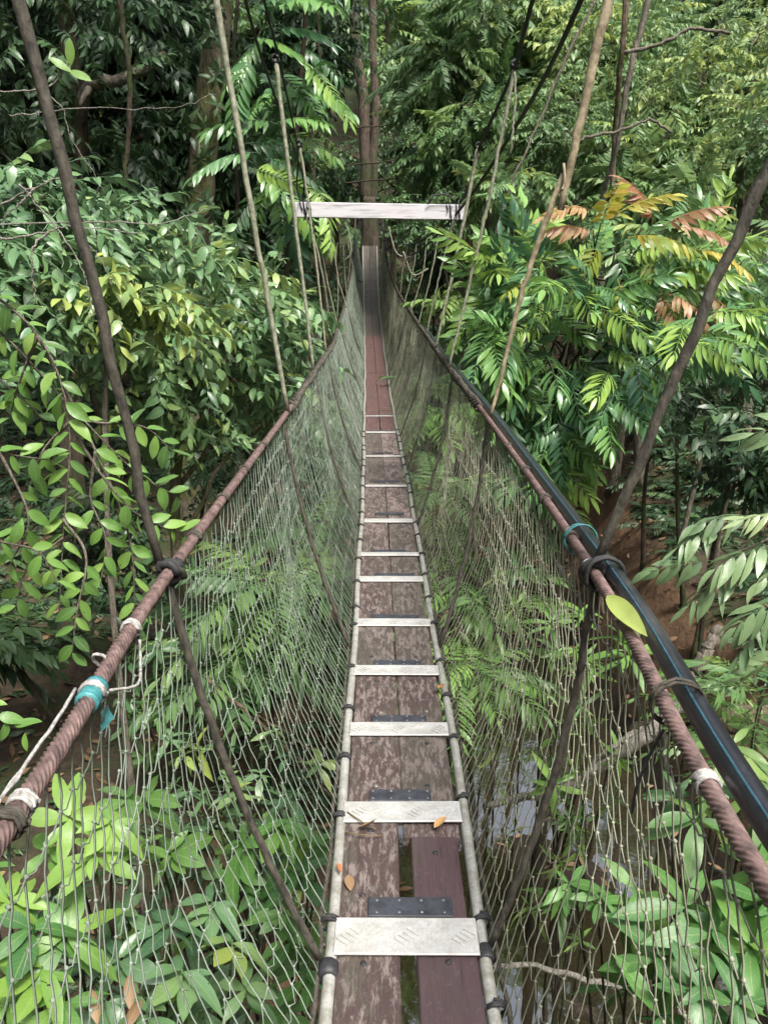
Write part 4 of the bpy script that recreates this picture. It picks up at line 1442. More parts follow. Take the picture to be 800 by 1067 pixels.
def plant_left_back():
    # big mossy trunk with climber
    def climber(lb, rng):
        n = 26
        s = rng.random(n)
        a, b = at(203, 300, 12.8), at(226, -60, 12.8)
        P = a + (b - a) * s[:, None]
        ang = rng.uniform(-2.6, -0.5, n)
        H = np.stack([np.cos(ang), np.sin(ang), rng.normal(-0.2, 0.3, n)], -1)
        P = P + H * 0.2
        stamp(lb, TP['whorl_mid'], P, H + (0, 0, 0.3), np.clip(rng.normal(0.6, 0.2, n), 0, 1), (0.8, 1.4), 0.5, rng, up=np.array((0, -0.7, 0.7)))
    tree('rainforest_tree', 'tall tree with thick mossy trunk at upper left behind the second hanger rope', 'tree',
         [at(196, 470, 13), at(203, 270, 13), at(215, 130, 13), at(229, 0, 13), at(240, -250, 13), at(250, -520, 13)], 0.30,
         [((-4.5, 10, 18), (4.5, 4, 1.6), 420), ((-1.5, 15, 19), (4.5, 4, 1.8), 380), ((-7, 15, 17.5), (4, 4, 1.8), 300), ((-6, 6, 17), (3.0, 2.5, 1.3), 150)],
         TP['pinnate_far'], M['leaf_dark'], M['bark_mossy'], (1.0, 1.5), (0.4, 0.2), 0.2, seed=11, extra=climber, sides=14, flare=0.15)
    # mossy broken limb at top left
    o = thing('leaning_tree', 'dark leaning tree with a pale mossy broken limb at top left', 'tree', (at(60, 420, 11.5)[0], 11.5, gnd(at(60, 420, 11.5)[0], 11.5)))
    tb = Buf()
    rng = np.random.default_rng(77)
    g = np.array(o.location)
    limb(tb, [g, at(70, 300, 11.5), at(80, 140, 11.5), at(70, 0, 11.5), at(60, -150, 11.5)], 0.16, 0.1, 24, 10, 0.02, 0.6, rng)
    tb.build('trunk', M['bark_dark'], o)
    tb = Buf()
    limb(tb, [at(80, 130, 11.5), at(95, 90, 11.2), at(120, 84, 11), at(150, 72, 11), at(170, 56, 11.2)], 0.09, 0.06, 18, 8, 0.015, 0, rng)
    limb(tb, [at(96, 90, 11.2), at(90, 98, 11), at(84, 112, 10.9)], 0.06, 0.02, 8, 7, 0.01, 0, rng)
    tb.build('broken_limb', M['bark_grey'], o)
    lb = Buf()
    crown(lb, TP['broad_far'], [B(60, 20, 11, 1.3, 60), B(140, 30, 11.8, 1.0, 45), B(20, 100, 11.5, 1.0, 40), B(110, 140, 12, 0.9, 30)], rng, (0.7, 1.1), 0.3, (0.35, 0.2))
    lb.build('crown', M['leaf_dark'], o)
    # pinnate leaved tree, top centre-left
    def fr(lb, rng):
        spots = [(305, 150, 1, 0.1), (325, 165, 1, -0.1), (340, 140, 0.9, 0.0), (285, 130, -0.7, 0.2), (300, 190, 0.3, -0.5), (345, 190, 0.4, -0.4), (310, 120, 0.1, 0.6), (275, 40, -0.6, -0.3), (262, 55, -0.3, -0.6),
                 (300, 40, 0.8, 0.0), (335, 30, 1, 0.1), (350, 45, 1, -0.2), (325, 75, 0.8, -0.4), (345, 65, 0.6, -0.4), (265, 160, -0.9, 0.1), (280, 190, -0.8, -0.4), (330, 200, 0.8, -0.5), (310, 215, 0.1, -0.7), (290, 165, -0.3, -0.6),
                 (320, 130, 0.7, 0.3), (300, 175, 0.8, -0.2), (312, 182, 0.9, -0.3), (280, 20, 0.2, 0.3), (310, 10, 0.5, 0.2), (355, 100, 0.8, 0.1)]
        P = np.array([at(x - 42 * max(hx, 0) - 8 * hx, y, 10.3 + rng.normal(0, 0.4)) for x, y, hx, hz in spots])
        H = np.array([(hx, -0.45, hz) for _, _, hx, hz in spots])
        stamp(lb, TP['pinnate_far'], P, H, np.clip(rng.normal(0.6, 0.25, len(P)), 0, 1), (0.75, 1.0), 0.25, rng, up=np.array((0, -0.45, 1.0)))
    tree('pinnate_tree', 'slender tree with long feathery pinnate fronds left of the reddish trunk', 'tree',
         [at(296, 420, 10.9), at(300, 260, 10.9), at(308, 150, 10.9), at(318, 20, 10.9), at(320, -80, 10.9)], 0.05,
         [B(295, -70, 10.9, 0.7, 20), B(290, 95, 11.3, 0.5, 10)], TP['pinnate_far'], M['leaf_pinnate'], M['bark_dark'], (0.7, 1.0), (0.5, 0.2), 0.3, seed=13, extra=fr, limbs=False)


def plant_far_end():
    # the tree the bridge ends at
    base = at(385, 330, 23.7)
    base[2] = gnd(base[0], base[1]) - 0.2
    o = thing('anchor_tree', 'reddish forked tree trunk standing behind the white board where the bridge ends', 'tree', base)
    rng = np.random.default_rng(55)
    tb = Buf()
    limb(tb, [base, at(385, 300, 23.7), at(385, 235, 23.7), at(384, 205, 23.7)], 0.34, 0.21, 20, 16, 0.01, 0.5, rng)
    limb(tb, [at(382, 215, 23.7), at(381, 150, 23.7), at(378, 100, 23.7), at(371, 60, 23.7), at(370, 0, 23.7), at(372, -120, 23.7)], 0.185, 0.14, 24, 12, 0.015, 0, rng)
    limb(tb, [at(388, 215, 23.7), at(390, 140, 23.6), at(391, 90, 23.6), at(388, 30, 23.6), at(392, -120, 23.6)], 0.125, 0.095, 24, 12, 0.015, 0, rng)
    tb.build('trunk', M['bark_red'], o)
    for py in (132, 170, 188):
        s = Buf()
        a, b = at(358, py + 3, 22.5), at(412, py - 3, 22.5)
        limb(s, [a, (a + b) / 2, b], 0.022, 0.018, 8, 6, 0.01, 0, rng)
        s.build('cross_stick', M['bark_dark'], o)
    lb = Buf()
    crown(lb, TP['broad_far'], [((-4.0, 23, 17.5), (3.5, 3, 2), 200), ((-1.2, 24, 21.5), (2.2, 2, 1.6), 90)], rng, (0.9, 1.4), 0.2, (0.45, 0.2))
    lb.build('crown', M['leaf_mid'], o)


def plant_right():
    # pinnate tree with orange flush
    rng = np.random.default_rng(21)
    D0 = 6.6
    base = at(585, 560, D0)
    base[2] = gnd(base[0], base[1]) - 0.1
    o = thing('flush_tree', 'pinnate leaved tree on the right with yellow and orange young leaves at its top', 'tree', base)
    tb, lb, fb = Buf(), Buf(), Buf()
    P = limb(tb, [base, at(580, 560, D0 + .2), at(590, 430, D0), at(600, 330, D0), at(612, 260, D0)], 0.06, 0.02, 24, 9, 0.01, 0.6, rng)
    tips = [(520, 350), (515, 315), (515, 290), (535, 320), (550, 285), (565, 320), (600, 275), (640, 265), (655, 300), (690, 275), (700, 320), (720, 300), (738, 265), (745, 325), (625, 330), (580, 370),
            (535, 385), (530, 370), (550, 430), (570, 465), (600, 430), (660, 360), (570, 475), (548, 450), (530, 410), (580, 290), (615, 300), (540, 350), (605, 380), (715, 350),
            (545, 395), (550, 400), (620, 415), (590, 445), (605, 420), (575, 400), (610, 360), (590, 385), (560, 370), (630, 385), (575, 440), (558, 500), (580, 505), (645, 375), (600, 465), (540, 470), (560, 340), (650, 320), (690, 345), (600, 340), (570, 345), (680, 345), (525, 335), (585, 415), (640, 350)]
    for (x, y) in tips:
        D = D0 + rng.normal(-0.15, 0.45)
        e = at(x, y, D)
        k = int(np.clip(rng.integers(9, 22), 0, 23))
        a = P[k]
        limb(tb, [a, (a + e) / 2 + rng.normal(0, 0.06, 3), e], 0.014, 0.005, 9, 5, 0.006, 0, rng)
        m = int(rng.integers(4, 7))
        out = unit((e - P[14]) * np.array((1, 1.0, 0.6)))
        H = out + rng.normal(0, 0.55, (m, 3)) + np.array((0.12, -0.6, -0.05))
        if x < 560:
            H[:, 0] = np.maximum(H[:, 0], -0.25)
        t = np.clip(rng.normal(0.52, 0.26, m) + (0.22 if y < 330 else 0), 0, 1)  # light and shade put into the tint: lit upper fronds paler, shaded ones darker
        stamp(lb, TP['pinnate'], np.repeat(e[None], m, 0) + rng.normal(0, 0.06, (m, 3)), H, t, (0.8, 1.2), 0.3, rng, up=np.array((0, -0.8, 0.85)))
    # flush fronds: yellow/orange at the top, rusty drooping ones
    fl = [(640, 240, -0.1, 0.9, 0.72), (632, 246, -0.8, 0.5, 0.25), (610, 222, -0.9, 0.35, 0.30), (648, 232, 0.6, 0.7, 0.78), (665, 250, 0.9, 0.3, 0.85), (700, 240, 0.5, 0.6, 0.08), (690, 236, -0.2, 0.8, 0.02), (712, 240, 0.9, 0.2, 0.12),
          (730, 262, 0.8, 0.1, 0.7), (690, 300, 0.6, -0.5, 0.28), (704, 305, 0.9, -0.2, 0.2), (560, 300, -0.5, 0.3, 0.95), (735, 300, 0.7, -0.3, 0.35), (655, 290, 0.1, -0.5, 0.9), (620, 255, -0.3, -0.4, 0.95), (680, 270, 0.5, -0.5, 0.95), (690, 292, -0.6, -0.3, 0.6)]
    for (x, y, hx, hz, t) in fl:
        x -= 22 if x > 625 else 4
        e = at(x, y, D0 - 0.35 + rng.normal(0, 0.1))
        limb(tb, [at(620, 320, D0), (at(620, 320, D0) + e) / 2 + rng.normal(0, 0.05, 3), e], 0.009, 0.004, 8, 5, 0, 0, rng)
        stamp(fb, TP['pinnate'], e[None] + np.array((0, -0.25, 0)), np.array([(hx, -0.45, hz)]), np.array([t]), (0.75, 0.95), 0.2, rng, up=np.array((0, -0.5, 0.9)))
    tb.build('trunk', M['bark_dark'], o)
    lb.build('crown', M['leaf_pinnate'], o)
    yo = fb.build('young_fronds', M['leaf_flush'], o)
    yo['label'] = 'yellow, orange and rusty young fronds'

    # pale compound leaves reaching in from the right edge
    rng = np.random.default_rng(41)
    base = np.array((3.1, 3.4, gnd(3.1, 3.4) - 0.1))
    o = thing('pale_shrub', 'pale green shrub with drooping pointed leaflets reaching in at the right edge', 'shrub', base)
    tb, lb = Buf(), Buf()
    limb(tb, [base, base + (-0.1, -0.1, 1.8), at(900, 640, 3.3), at(880, 520, 3.3)], 0.045, 0.02, 14, 8, 0.01, 0.4, rng)
    root = at(890, 560, 3.3)
    for (x, y, hx, hz, D) in ((705, 590, -1, -0.05, 3.5), (715, 560, -0.9, 0.15, 3.6), (745, 545, -0.7, 0.25, 3.6), (735, 605, -0.9, -0.25, 3.5), (770, 575, -0.8, 0.1, 3.5),
                              (765, 650, -0.7, -0.5, 3.4), (790, 620, -0.7, -0.3, 3.3), (785, 545, -0.6, 0.35, 3.4), (805, 590, -0.8, 0.0, 3.5), (835, 448, -0.9, 0.1, 3.3), (780, 680, -0.5, -0.6, 3.4)):
        e = at(x + 40, y - 6, D)
        limb(tb, [root + rng.normal(0, 0.05, 3), (root + e) / 2 + np.array((0, 0, 0.06)), e], 0.010, 0.004, 9, 5, 0.004, 0, rng)
        stamp(lb, TP['pale'], e[None], np.array([(hx, -0.25, hz * 0.6 + 0.1)]), np.clip(rng.normal(0.4, 0.25, 1), 0, 1), (0.62, 0.9), 0.3, rng, up=np.array((0, -0.3, 1.0)))
    tb.build('trunk', M['bark_grey'], o)
    lb.build('crown', M['leaf_pale'], o)


def shrub(name, label, heads, tps, leafm, seed, size=(0.85, 1.15), tint=(0.5, 0.2), tiltup=0.35, base=None, cat='shrub', group=None, tilt=0.3, face=0.0, per=1, r=0.009):
    """stems rising from one base, each carrying one leafy head at a given point"""
    rng = np.random.default_rng(seed)
    hp = [np.asarray(h, float) for h in heads]
    c = np.mean(hp, axis=0)
    if base is None:
        base = np.array((c[0], c[1] + 0.15, 0))
    base = np.array((base[0], base[1], gnd(base[0], base[1]) - 0.08))
    o = thing(name, label, cat, base, group)
    tb, lb = Buf(), Buf()
    for e in hp:
        b0 = base + np.append(rng.normal(0, 0.08, 2), 0)
        mid = (b0 * 0.5 + e * 0.5) * np.array((1, 1, 1)) + np.append(rng.normal(0, 0.1, 2), 0.1)
        P = limb(tb, [b0, mid, e], r * 1.6, r * 0.7, 14, 5, 0.006, 0, rng)
        for q in range(per):
            k = -1 if q == 0 else int(rng.integers(6, 13))
            H = unit(unit(P[k] - P[max(k - 3, -14)]) * 0.5 + np.array((0, -face, 0.7)) + rng.normal(0, tiltup, 3)) if q == 0 else unit(rng.normal(0, 0.6, 3) + np.array((0, -0.2, 0.5)))
            stamp(lb, tps, P[k][None], H[None], np.clip(rng.normal(tint[0], tint[1] * 1.4, 1), 0, 1), (size[0] * 0.75, size[1] * 1.08), tilt, rng, up=np.array((0.1, -1.0, 0.25)))
    tb.build('stem', M['bark_dark'], o)
    lb.build('foliage', leafm, o)
    return o


def frond_plant(name, label, base, n, tps, leafm, seed, size=(0.8, 1.1), rise=0.5, cat='fern', group=None, tint=(0.5, 0.2), stem=0.0, bark='bark_dark', face=0.0):
    rng = np.random.default_rng(seed)
    b = np.asarray(base, float)
    g = np.array((b[0], b[1], gnd(b[0], b[1]) - 0.05))
    o = thing(name, label, cat, g, group)
    top = b
    if b[2] - g[2] > 0.3:
        tb = Buf()
        limb(tb, [g, (g + b) / 2 + np.append(rng.normal(0, 0.1, 2), 0), b], 0.03, 0.015, 12, 7, 0.004, 0.5, rng)
        tb.build('stem', M[bark], o)
    lb = Buf()
    a = rng.uniform(0, 6.28) + np.arange(n) * 2.4
    H = np.stack([np.cos(a), np.sin(a) - face, rise * rng.uniform(0.3, 1.3, n)], -1)
    P = np.repeat(b[None], n, 0) + rng.normal(0, 0.03, (n, 3))
    P[:, 2] -= np.linspace(0.25, 0, n) * (0.6 if b[2] - g[2] > 0.3 else 0)
    stamp(lb, tps, P, H, np.clip(rng.normal(tint[0], tint[1], n), 0, 1), size, 0.15, rng)
    lb.build('foliage', leafm, o)
    return o


def plant_low():
    rng = np.random.default_rng(61)
    # bottom-left large leaved shrubs
    shrub('big_leaf_shrub', 'bright lime shrub with whorled leaves under the left net, just right of the near cable', [at(x, y, D) for x, y, D in ((115, 870, 2.6), (75, 865, 2.7), (150, 900, 2.6), (100, 910, 2.5), (60, 900, 2.7), (130, 850, 2.9), (160, 860, 2.9), (185, 905, 2.7))], TP['whorl_big'], M['leaf_bright'], 201, (0.75, 1.0), (0.65, 0.2), 0.3, face=0.25, per=2)
    shrub('big_leaf_shrub', 'large leaved shrub cut by the bottom left corner of the photo', [at(x, y, D) for x, y, D in ((10, 960, 2.4), (30, 1000, 2.3), (-20, 980, 2.4), (40, 1040, 2.2), (5, 1060, 2.2), (70, 985, 2.4), (-10, 930, 2.6), (80, 1060, 2.2))], TP['whorl_big'], M['leaf_big'], 202, (0.85, 1.1), (0.6, 0.2), 0.3, face=0.25, per=2)
    shrub('big_leaf_shrub', 'mottled green shrub with broad leaves left of the deck at the bottom', [at(x, y, D) for x, y, D in ((140, 960, 2.7), (180, 990, 2.6), (220, 960, 2.8), (240, 1010, 2.6), (190, 1040, 2.4), (130, 1020, 2.5), (260, 1050, 2.5), (110, 1060, 2.4), (160, 1080, 2.3))], TP['whorl_big'], M['leaf_grey'], 203, (0.75, 1.1), (0.42, 0.2), 0.3, face=0.25, per=2)
    shrub('big_leaf_shrub', 'broad leaved green shrub close beside the left edge of the deck', [at(x, y, D) for x, y, D in ((270, 900, 3.2), (300, 880, 3.3), (320, 930, 3.1), (290, 960, 3.0), (310, 1000, 2.9), (250, 930, 3.2), (330, 1040, 2.7), (290, 1060, 2.7), (330, 890, 3.4))], TP['whorl_big'], M['leaf_big'], 204, (0.85, 1.15), (0.3, 0.2), 0.3, face=0.2, per=2)
    shrub('small_leaf_shrub', 'small leaved dull green shrub behind the middle of the left net', [at(x, y, D) for x, y, D in ((200, 800, 4.8), (240, 790, 5.0), (270, 820, 4.8), (220, 840, 4.6), (300, 800, 5.2), (180, 780, 5.0), (250, 850, 4.5), (310, 850, 4.8), (330, 810, 5.2), (280, 770, 5.2), (210, 760, 5.2), (190, 840, 4.6))], TP['whorl_mid'], M['leaf_grey'], 205, (0.8, 1.2), (0.55, 0.2), 0.4, per=4)
    shrub('small_leaf_shrub', 'small leaved shrub low behind the left net near the knot', [at(x, y, D) for x, y, D in ((170, 690, 6.0), (200, 670, 6.2), (140, 700, 6.0), (180, 730, 5.8), (220, 700, 6.2), (130, 740, 5.8), (150, 660, 6.4))], TP['whorl_mid'], M['leaf_mid'], 206, (0.8, 1.3), (0.35, 0.2), 0.4, per=4)
    # feathery plants seen through the nets
    frond_plant('feathery_treelet', 'feathery pale green treelet seen through the left net beside the deck', at(290, 610, 6.6), 15, TP['fern'], M['leaf_mid'], 211, (1.0, 1.3), 0.45, 'treelet', tint=(0.5, 0.15), face=0.3)
    frond_plant('feathery_treelet', 'lower feathery treelet behind the left net, left of the taller one', at(262, 670, 6.2), 13, TP['fern'], M['leaf_mid'], 212, (0.9, 1.2), 0.4, 'treelet', tint=(0.4, 0.15), face=0.3)
    frond_plant('feathery_treelet', 'bright feathery treelet seen through the right net close to the deck', at(470, 600, 6.4), 15, TP['fern'], M['leaf_bright'], 213, (0.85, 1.15), 0.45, 'treelet', tint=(0.35, 0.15), face=0.3)
    frond_plant('feathery_treelet', 'feathery treelet behind the right net, below the brighter one', at(482, 690, 5.2), 13, TP['fern'], M['leaf_bright'], 214, (0.65, 0.95), 0.4, 'treelet', tint=(0.35, 0.15), face=0.3)
    frond_plant('feathery_treelet', 'feathery treelet high behind the far right net', at(455, 505, 9.2), 14, TP['fern'], M['leaf_mid'], 215, (1.0, 1.3), 0.45, 'treelet', tint=(0.55, 0.15), face=0.3)
    frond_plant('feathery_treelet', 'dim feathery treelet behind the far left net', at(330, 545, 9.4), 14, TP['fern'], M['leaf_mid'], 216, (0.9, 1.3), 0.45, 'treelet', tint=(0.5, 0.15), face=0.3)
    frond_plant('feathery_treelet', 'bright feathery treelet pressed against the far right net near the pipe end', at(452, 432, 11.0), 15, TP['fern'], M['leaf_bright'], 217, (1.0, 1.4), 0.45, 'treelet', tint=(0.4, 0.2), face=0.2)
    frond_plant('feathery_treelet', 'feathery treelet behind the right net where the deck turns red', at(446, 398, 12.5), 15, TP['fern'], M['leaf_mid'], 218, (0.7, 1.0), 0.45, 'treelet', tint=(0.6, 0.2), face=0.2)
    frond_plant('feathery_treelet', 'feathery treelet behind the left net where the deck turns red', at(338, 440, 11.5), 14, TP['fern'], M['leaf_mid'], 219, (0.6, 0.85), 0.4, 'treelet', tint=(0.55, 0.2), face=0.2)
    shrub('whorled_shrub', 'narrow leaved shrub under the right handrail left of the clay bank', [at(x, y, D) for x, y, D in ((610, 655, 5.2), (640, 680, 5.0), (600, 690, 5.0), (570, 660, 5.4), (640, 705, 5.0), (615, 700, 5.0), (575, 690, 5.2), (655, 700, 4.9))], TP['whorl_thin'], M['leaf_bright'], 221, (1.0, 1.5), (0.4, 0.2), 0.4, per=4)
    shrub('whorled_shrub', 'narrow leaved shrub behind the right net at deck height of the fifth plate', [at(x, y, D) for x, y, D in ((500, 640, 5.6), (520, 610, 5.8), (540, 650, 5.4), (510, 590, 6.0), (545, 600, 5.8))], TP['whorl_thin'], M['leaf_mid'], 222, (1.0, 1.4), (0.6, 0.2), 0.4, per=4)
    # bottom right big leaf
    shrub('long_leaf_shrub', 'large shrub with long ribbed leaves in the bottom right corner', [at(x, y, D) for x, y, D in ((700, 960, 2.9), (740, 1000, 2.7), (680, 1020, 2.7), (770, 950, 2.8), (655, 950, 3.1), (720, 1050, 2.5), (790, 1010, 2.6), (660, 1060, 2.6), (790, 920, 2.9), (760, 1060, 2.4))], TP['whorl_long'], M['leaf_big'], 231, (0.9, 1.2), (0.35, 0.2), 0.3, face=0.3, per=2, base=(1.35, 2.9))
    shrub('long_leaf_shrub', 'shrub with long ribbed leaves right of the rusty cable, above the corner one', [at(x, y, D) for x, y, D in ((745, 830, 3.4), (720, 870, 3.3), (770, 880, 3.1), (700, 830, 3.6), (790, 840, 3.2), (760, 790, 3.6))], TP['whorl_long'], M['leaf_mid'], 232, (0.6, 0.85), (0.65, 0.2), 0.3, face=0.3, per=2)
    shrub('long_leaf_shrub', 'few leaved stem reaching over the water towards the deck', [at(x, y, D) for x, y, D in ((600, 930, 3.2), (622, 948, 3.1))], TP['whorl_long'], M['leaf_big'], 233, (0.5, 0.65), (0.4, 0.15), 0.3, face=0.3, base=(1.25, 3.2))
    frond_plant('ground_fern', 'yellow green fern on the bank above the thick log', at(735, 715, 5.2), 10, TP['fern_small'], M['leaf_bright'], 241, (0.7, 1.0), 0.35, tint=(0.5, 0.2))
    frond_plant('ground_fern', 'dark green fern at the right edge just above the thick log', at(795, 715, 4.6), 11, TP['fern_small'], M['leaf_mid'], 242, (1.0, 1.4), 0.5, tint=(0.4, 0.2))
    frond_plant('ground_fern', 'green fern below the thick log at the right edge', at(785, 775, 4.2), 10, TP['fern_small'], M['leaf_mid'], 243, (0.9, 1.2), 0.35, tint=(0.6, 0.2))


# ---- background trees
def withered():
    rng = np.random.default_rng(91)
    for x, y, D, lab in ((135, 1015, 2.5, 'curled brown dead leaf caught in the shrub at the bottom left'), (148, 1040, 2.45, 'pale brown dead leaf hanging below the curled one at bottom left'), (95, 1030, 2.4, 'small rusty dead leaf left of the curled brown ones at bottom left'), (68, 1058, 2.3, 'rusty dead leaf at the very bottom left edge of the shrubs'), (190, 322, 6.2, 'single pale yellow leaf in the grey green crown at left')):
        y_ = 'yellow' in lab
        single_leaf('dead_leaf' if not y_ else 'yellow_leaf', lab, at(x, y, D - 0.18), (rng.normal(0, 0.5), -0.2, -1), (0.2, -1, 0.3), 0.11 if not y_ else 0.13, 0.045, M['leaf_yellow'] if y_ else M['leaf_brown'], rng.uniform(0.6, 1), droop=-0.5, fold=0.6)


def plant_back():
    L = []
    # right wall (px, py, D, radius m, n, kind, leaf, tint, label)
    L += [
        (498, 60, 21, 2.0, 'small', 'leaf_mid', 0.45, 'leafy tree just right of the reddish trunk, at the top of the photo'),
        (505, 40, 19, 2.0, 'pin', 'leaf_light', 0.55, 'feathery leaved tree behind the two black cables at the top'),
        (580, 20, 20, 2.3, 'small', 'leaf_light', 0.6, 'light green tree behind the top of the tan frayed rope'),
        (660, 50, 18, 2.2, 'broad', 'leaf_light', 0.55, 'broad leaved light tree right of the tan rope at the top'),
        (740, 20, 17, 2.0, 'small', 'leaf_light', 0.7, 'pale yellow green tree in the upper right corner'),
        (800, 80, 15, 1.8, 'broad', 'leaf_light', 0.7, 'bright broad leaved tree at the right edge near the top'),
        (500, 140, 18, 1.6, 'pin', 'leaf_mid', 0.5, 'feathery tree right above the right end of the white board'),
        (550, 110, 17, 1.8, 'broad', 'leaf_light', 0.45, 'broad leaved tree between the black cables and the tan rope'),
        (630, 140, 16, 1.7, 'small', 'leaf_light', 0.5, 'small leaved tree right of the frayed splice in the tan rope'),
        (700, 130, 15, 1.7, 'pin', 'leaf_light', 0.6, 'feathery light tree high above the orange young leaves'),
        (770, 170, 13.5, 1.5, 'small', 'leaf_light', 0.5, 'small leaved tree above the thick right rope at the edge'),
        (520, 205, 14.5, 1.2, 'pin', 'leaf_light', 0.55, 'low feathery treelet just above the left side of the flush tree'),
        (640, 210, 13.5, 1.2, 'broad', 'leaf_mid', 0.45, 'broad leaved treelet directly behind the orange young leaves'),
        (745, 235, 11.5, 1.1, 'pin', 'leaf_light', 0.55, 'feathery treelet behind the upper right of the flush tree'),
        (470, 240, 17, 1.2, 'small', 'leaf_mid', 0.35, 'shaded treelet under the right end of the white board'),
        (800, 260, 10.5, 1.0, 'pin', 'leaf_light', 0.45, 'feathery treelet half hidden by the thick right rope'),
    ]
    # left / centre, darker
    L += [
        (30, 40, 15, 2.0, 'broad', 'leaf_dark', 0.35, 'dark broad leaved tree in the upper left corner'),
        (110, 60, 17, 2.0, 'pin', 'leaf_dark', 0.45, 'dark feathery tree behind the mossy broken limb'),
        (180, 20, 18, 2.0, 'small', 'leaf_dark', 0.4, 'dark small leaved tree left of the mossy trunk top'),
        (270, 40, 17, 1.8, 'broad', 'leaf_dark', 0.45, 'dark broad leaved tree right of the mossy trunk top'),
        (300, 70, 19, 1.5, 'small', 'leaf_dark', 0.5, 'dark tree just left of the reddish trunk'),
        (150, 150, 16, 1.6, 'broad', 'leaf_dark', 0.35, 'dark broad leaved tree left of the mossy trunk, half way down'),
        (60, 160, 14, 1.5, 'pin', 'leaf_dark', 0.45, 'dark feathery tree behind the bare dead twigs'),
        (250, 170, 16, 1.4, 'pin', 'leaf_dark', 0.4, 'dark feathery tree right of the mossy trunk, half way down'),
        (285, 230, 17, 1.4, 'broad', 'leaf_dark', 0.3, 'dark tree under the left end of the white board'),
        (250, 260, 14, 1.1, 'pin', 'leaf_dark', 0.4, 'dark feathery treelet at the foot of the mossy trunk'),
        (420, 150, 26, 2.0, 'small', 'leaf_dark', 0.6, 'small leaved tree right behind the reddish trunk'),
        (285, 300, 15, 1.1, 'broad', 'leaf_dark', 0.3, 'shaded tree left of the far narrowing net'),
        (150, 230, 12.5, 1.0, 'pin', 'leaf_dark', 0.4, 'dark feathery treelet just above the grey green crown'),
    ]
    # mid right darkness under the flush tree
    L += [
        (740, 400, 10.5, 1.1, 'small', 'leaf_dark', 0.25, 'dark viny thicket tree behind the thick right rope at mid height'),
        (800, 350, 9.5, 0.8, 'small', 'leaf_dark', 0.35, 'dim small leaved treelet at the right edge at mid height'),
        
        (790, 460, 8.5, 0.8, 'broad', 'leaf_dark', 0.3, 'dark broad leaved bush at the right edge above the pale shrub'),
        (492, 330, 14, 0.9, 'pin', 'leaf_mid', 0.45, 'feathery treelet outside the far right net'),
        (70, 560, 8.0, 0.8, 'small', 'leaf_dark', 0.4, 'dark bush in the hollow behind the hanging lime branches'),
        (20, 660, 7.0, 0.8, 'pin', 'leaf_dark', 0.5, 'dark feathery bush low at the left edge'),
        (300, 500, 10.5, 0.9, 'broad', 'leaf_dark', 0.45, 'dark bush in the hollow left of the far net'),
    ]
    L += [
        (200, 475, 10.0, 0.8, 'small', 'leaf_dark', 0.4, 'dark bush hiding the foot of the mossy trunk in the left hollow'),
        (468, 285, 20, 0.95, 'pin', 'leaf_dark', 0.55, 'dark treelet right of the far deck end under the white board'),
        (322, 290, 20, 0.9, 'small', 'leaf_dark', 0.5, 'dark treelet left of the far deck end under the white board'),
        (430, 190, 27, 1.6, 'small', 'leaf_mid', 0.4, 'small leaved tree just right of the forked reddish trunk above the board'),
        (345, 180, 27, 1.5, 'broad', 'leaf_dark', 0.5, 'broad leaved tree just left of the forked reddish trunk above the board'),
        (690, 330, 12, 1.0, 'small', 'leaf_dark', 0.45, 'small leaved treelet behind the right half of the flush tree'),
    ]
    T = {'small': TP['small_far'], 'pin': TP['pinnate_far'], 'broad': TP['broad_far']}
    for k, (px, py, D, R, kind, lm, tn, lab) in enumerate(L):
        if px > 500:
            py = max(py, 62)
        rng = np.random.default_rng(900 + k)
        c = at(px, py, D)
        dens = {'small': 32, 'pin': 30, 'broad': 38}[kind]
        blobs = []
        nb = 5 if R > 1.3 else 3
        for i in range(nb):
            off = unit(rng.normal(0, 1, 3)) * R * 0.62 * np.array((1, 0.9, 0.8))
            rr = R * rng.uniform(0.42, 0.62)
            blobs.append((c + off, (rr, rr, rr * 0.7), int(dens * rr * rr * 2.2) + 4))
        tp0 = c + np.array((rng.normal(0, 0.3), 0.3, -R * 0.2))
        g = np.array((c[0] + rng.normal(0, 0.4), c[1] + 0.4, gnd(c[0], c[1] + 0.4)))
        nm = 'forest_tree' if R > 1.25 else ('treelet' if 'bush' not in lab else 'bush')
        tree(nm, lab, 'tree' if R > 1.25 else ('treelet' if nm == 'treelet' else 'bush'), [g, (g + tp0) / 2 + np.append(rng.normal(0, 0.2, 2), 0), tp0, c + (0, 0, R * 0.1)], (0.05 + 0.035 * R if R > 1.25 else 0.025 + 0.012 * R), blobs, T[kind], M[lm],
             M['bark_dark'] if lm == 'leaf_dark' else M['bark_grey'], (0.6, 0.95) if lm != 'leaf_dark' else (0.7, 1.1), (tn + (0.12 if lm == 'leaf_light' else 0.04), 0.24), 0.25, seed=300 + k, sides=7)


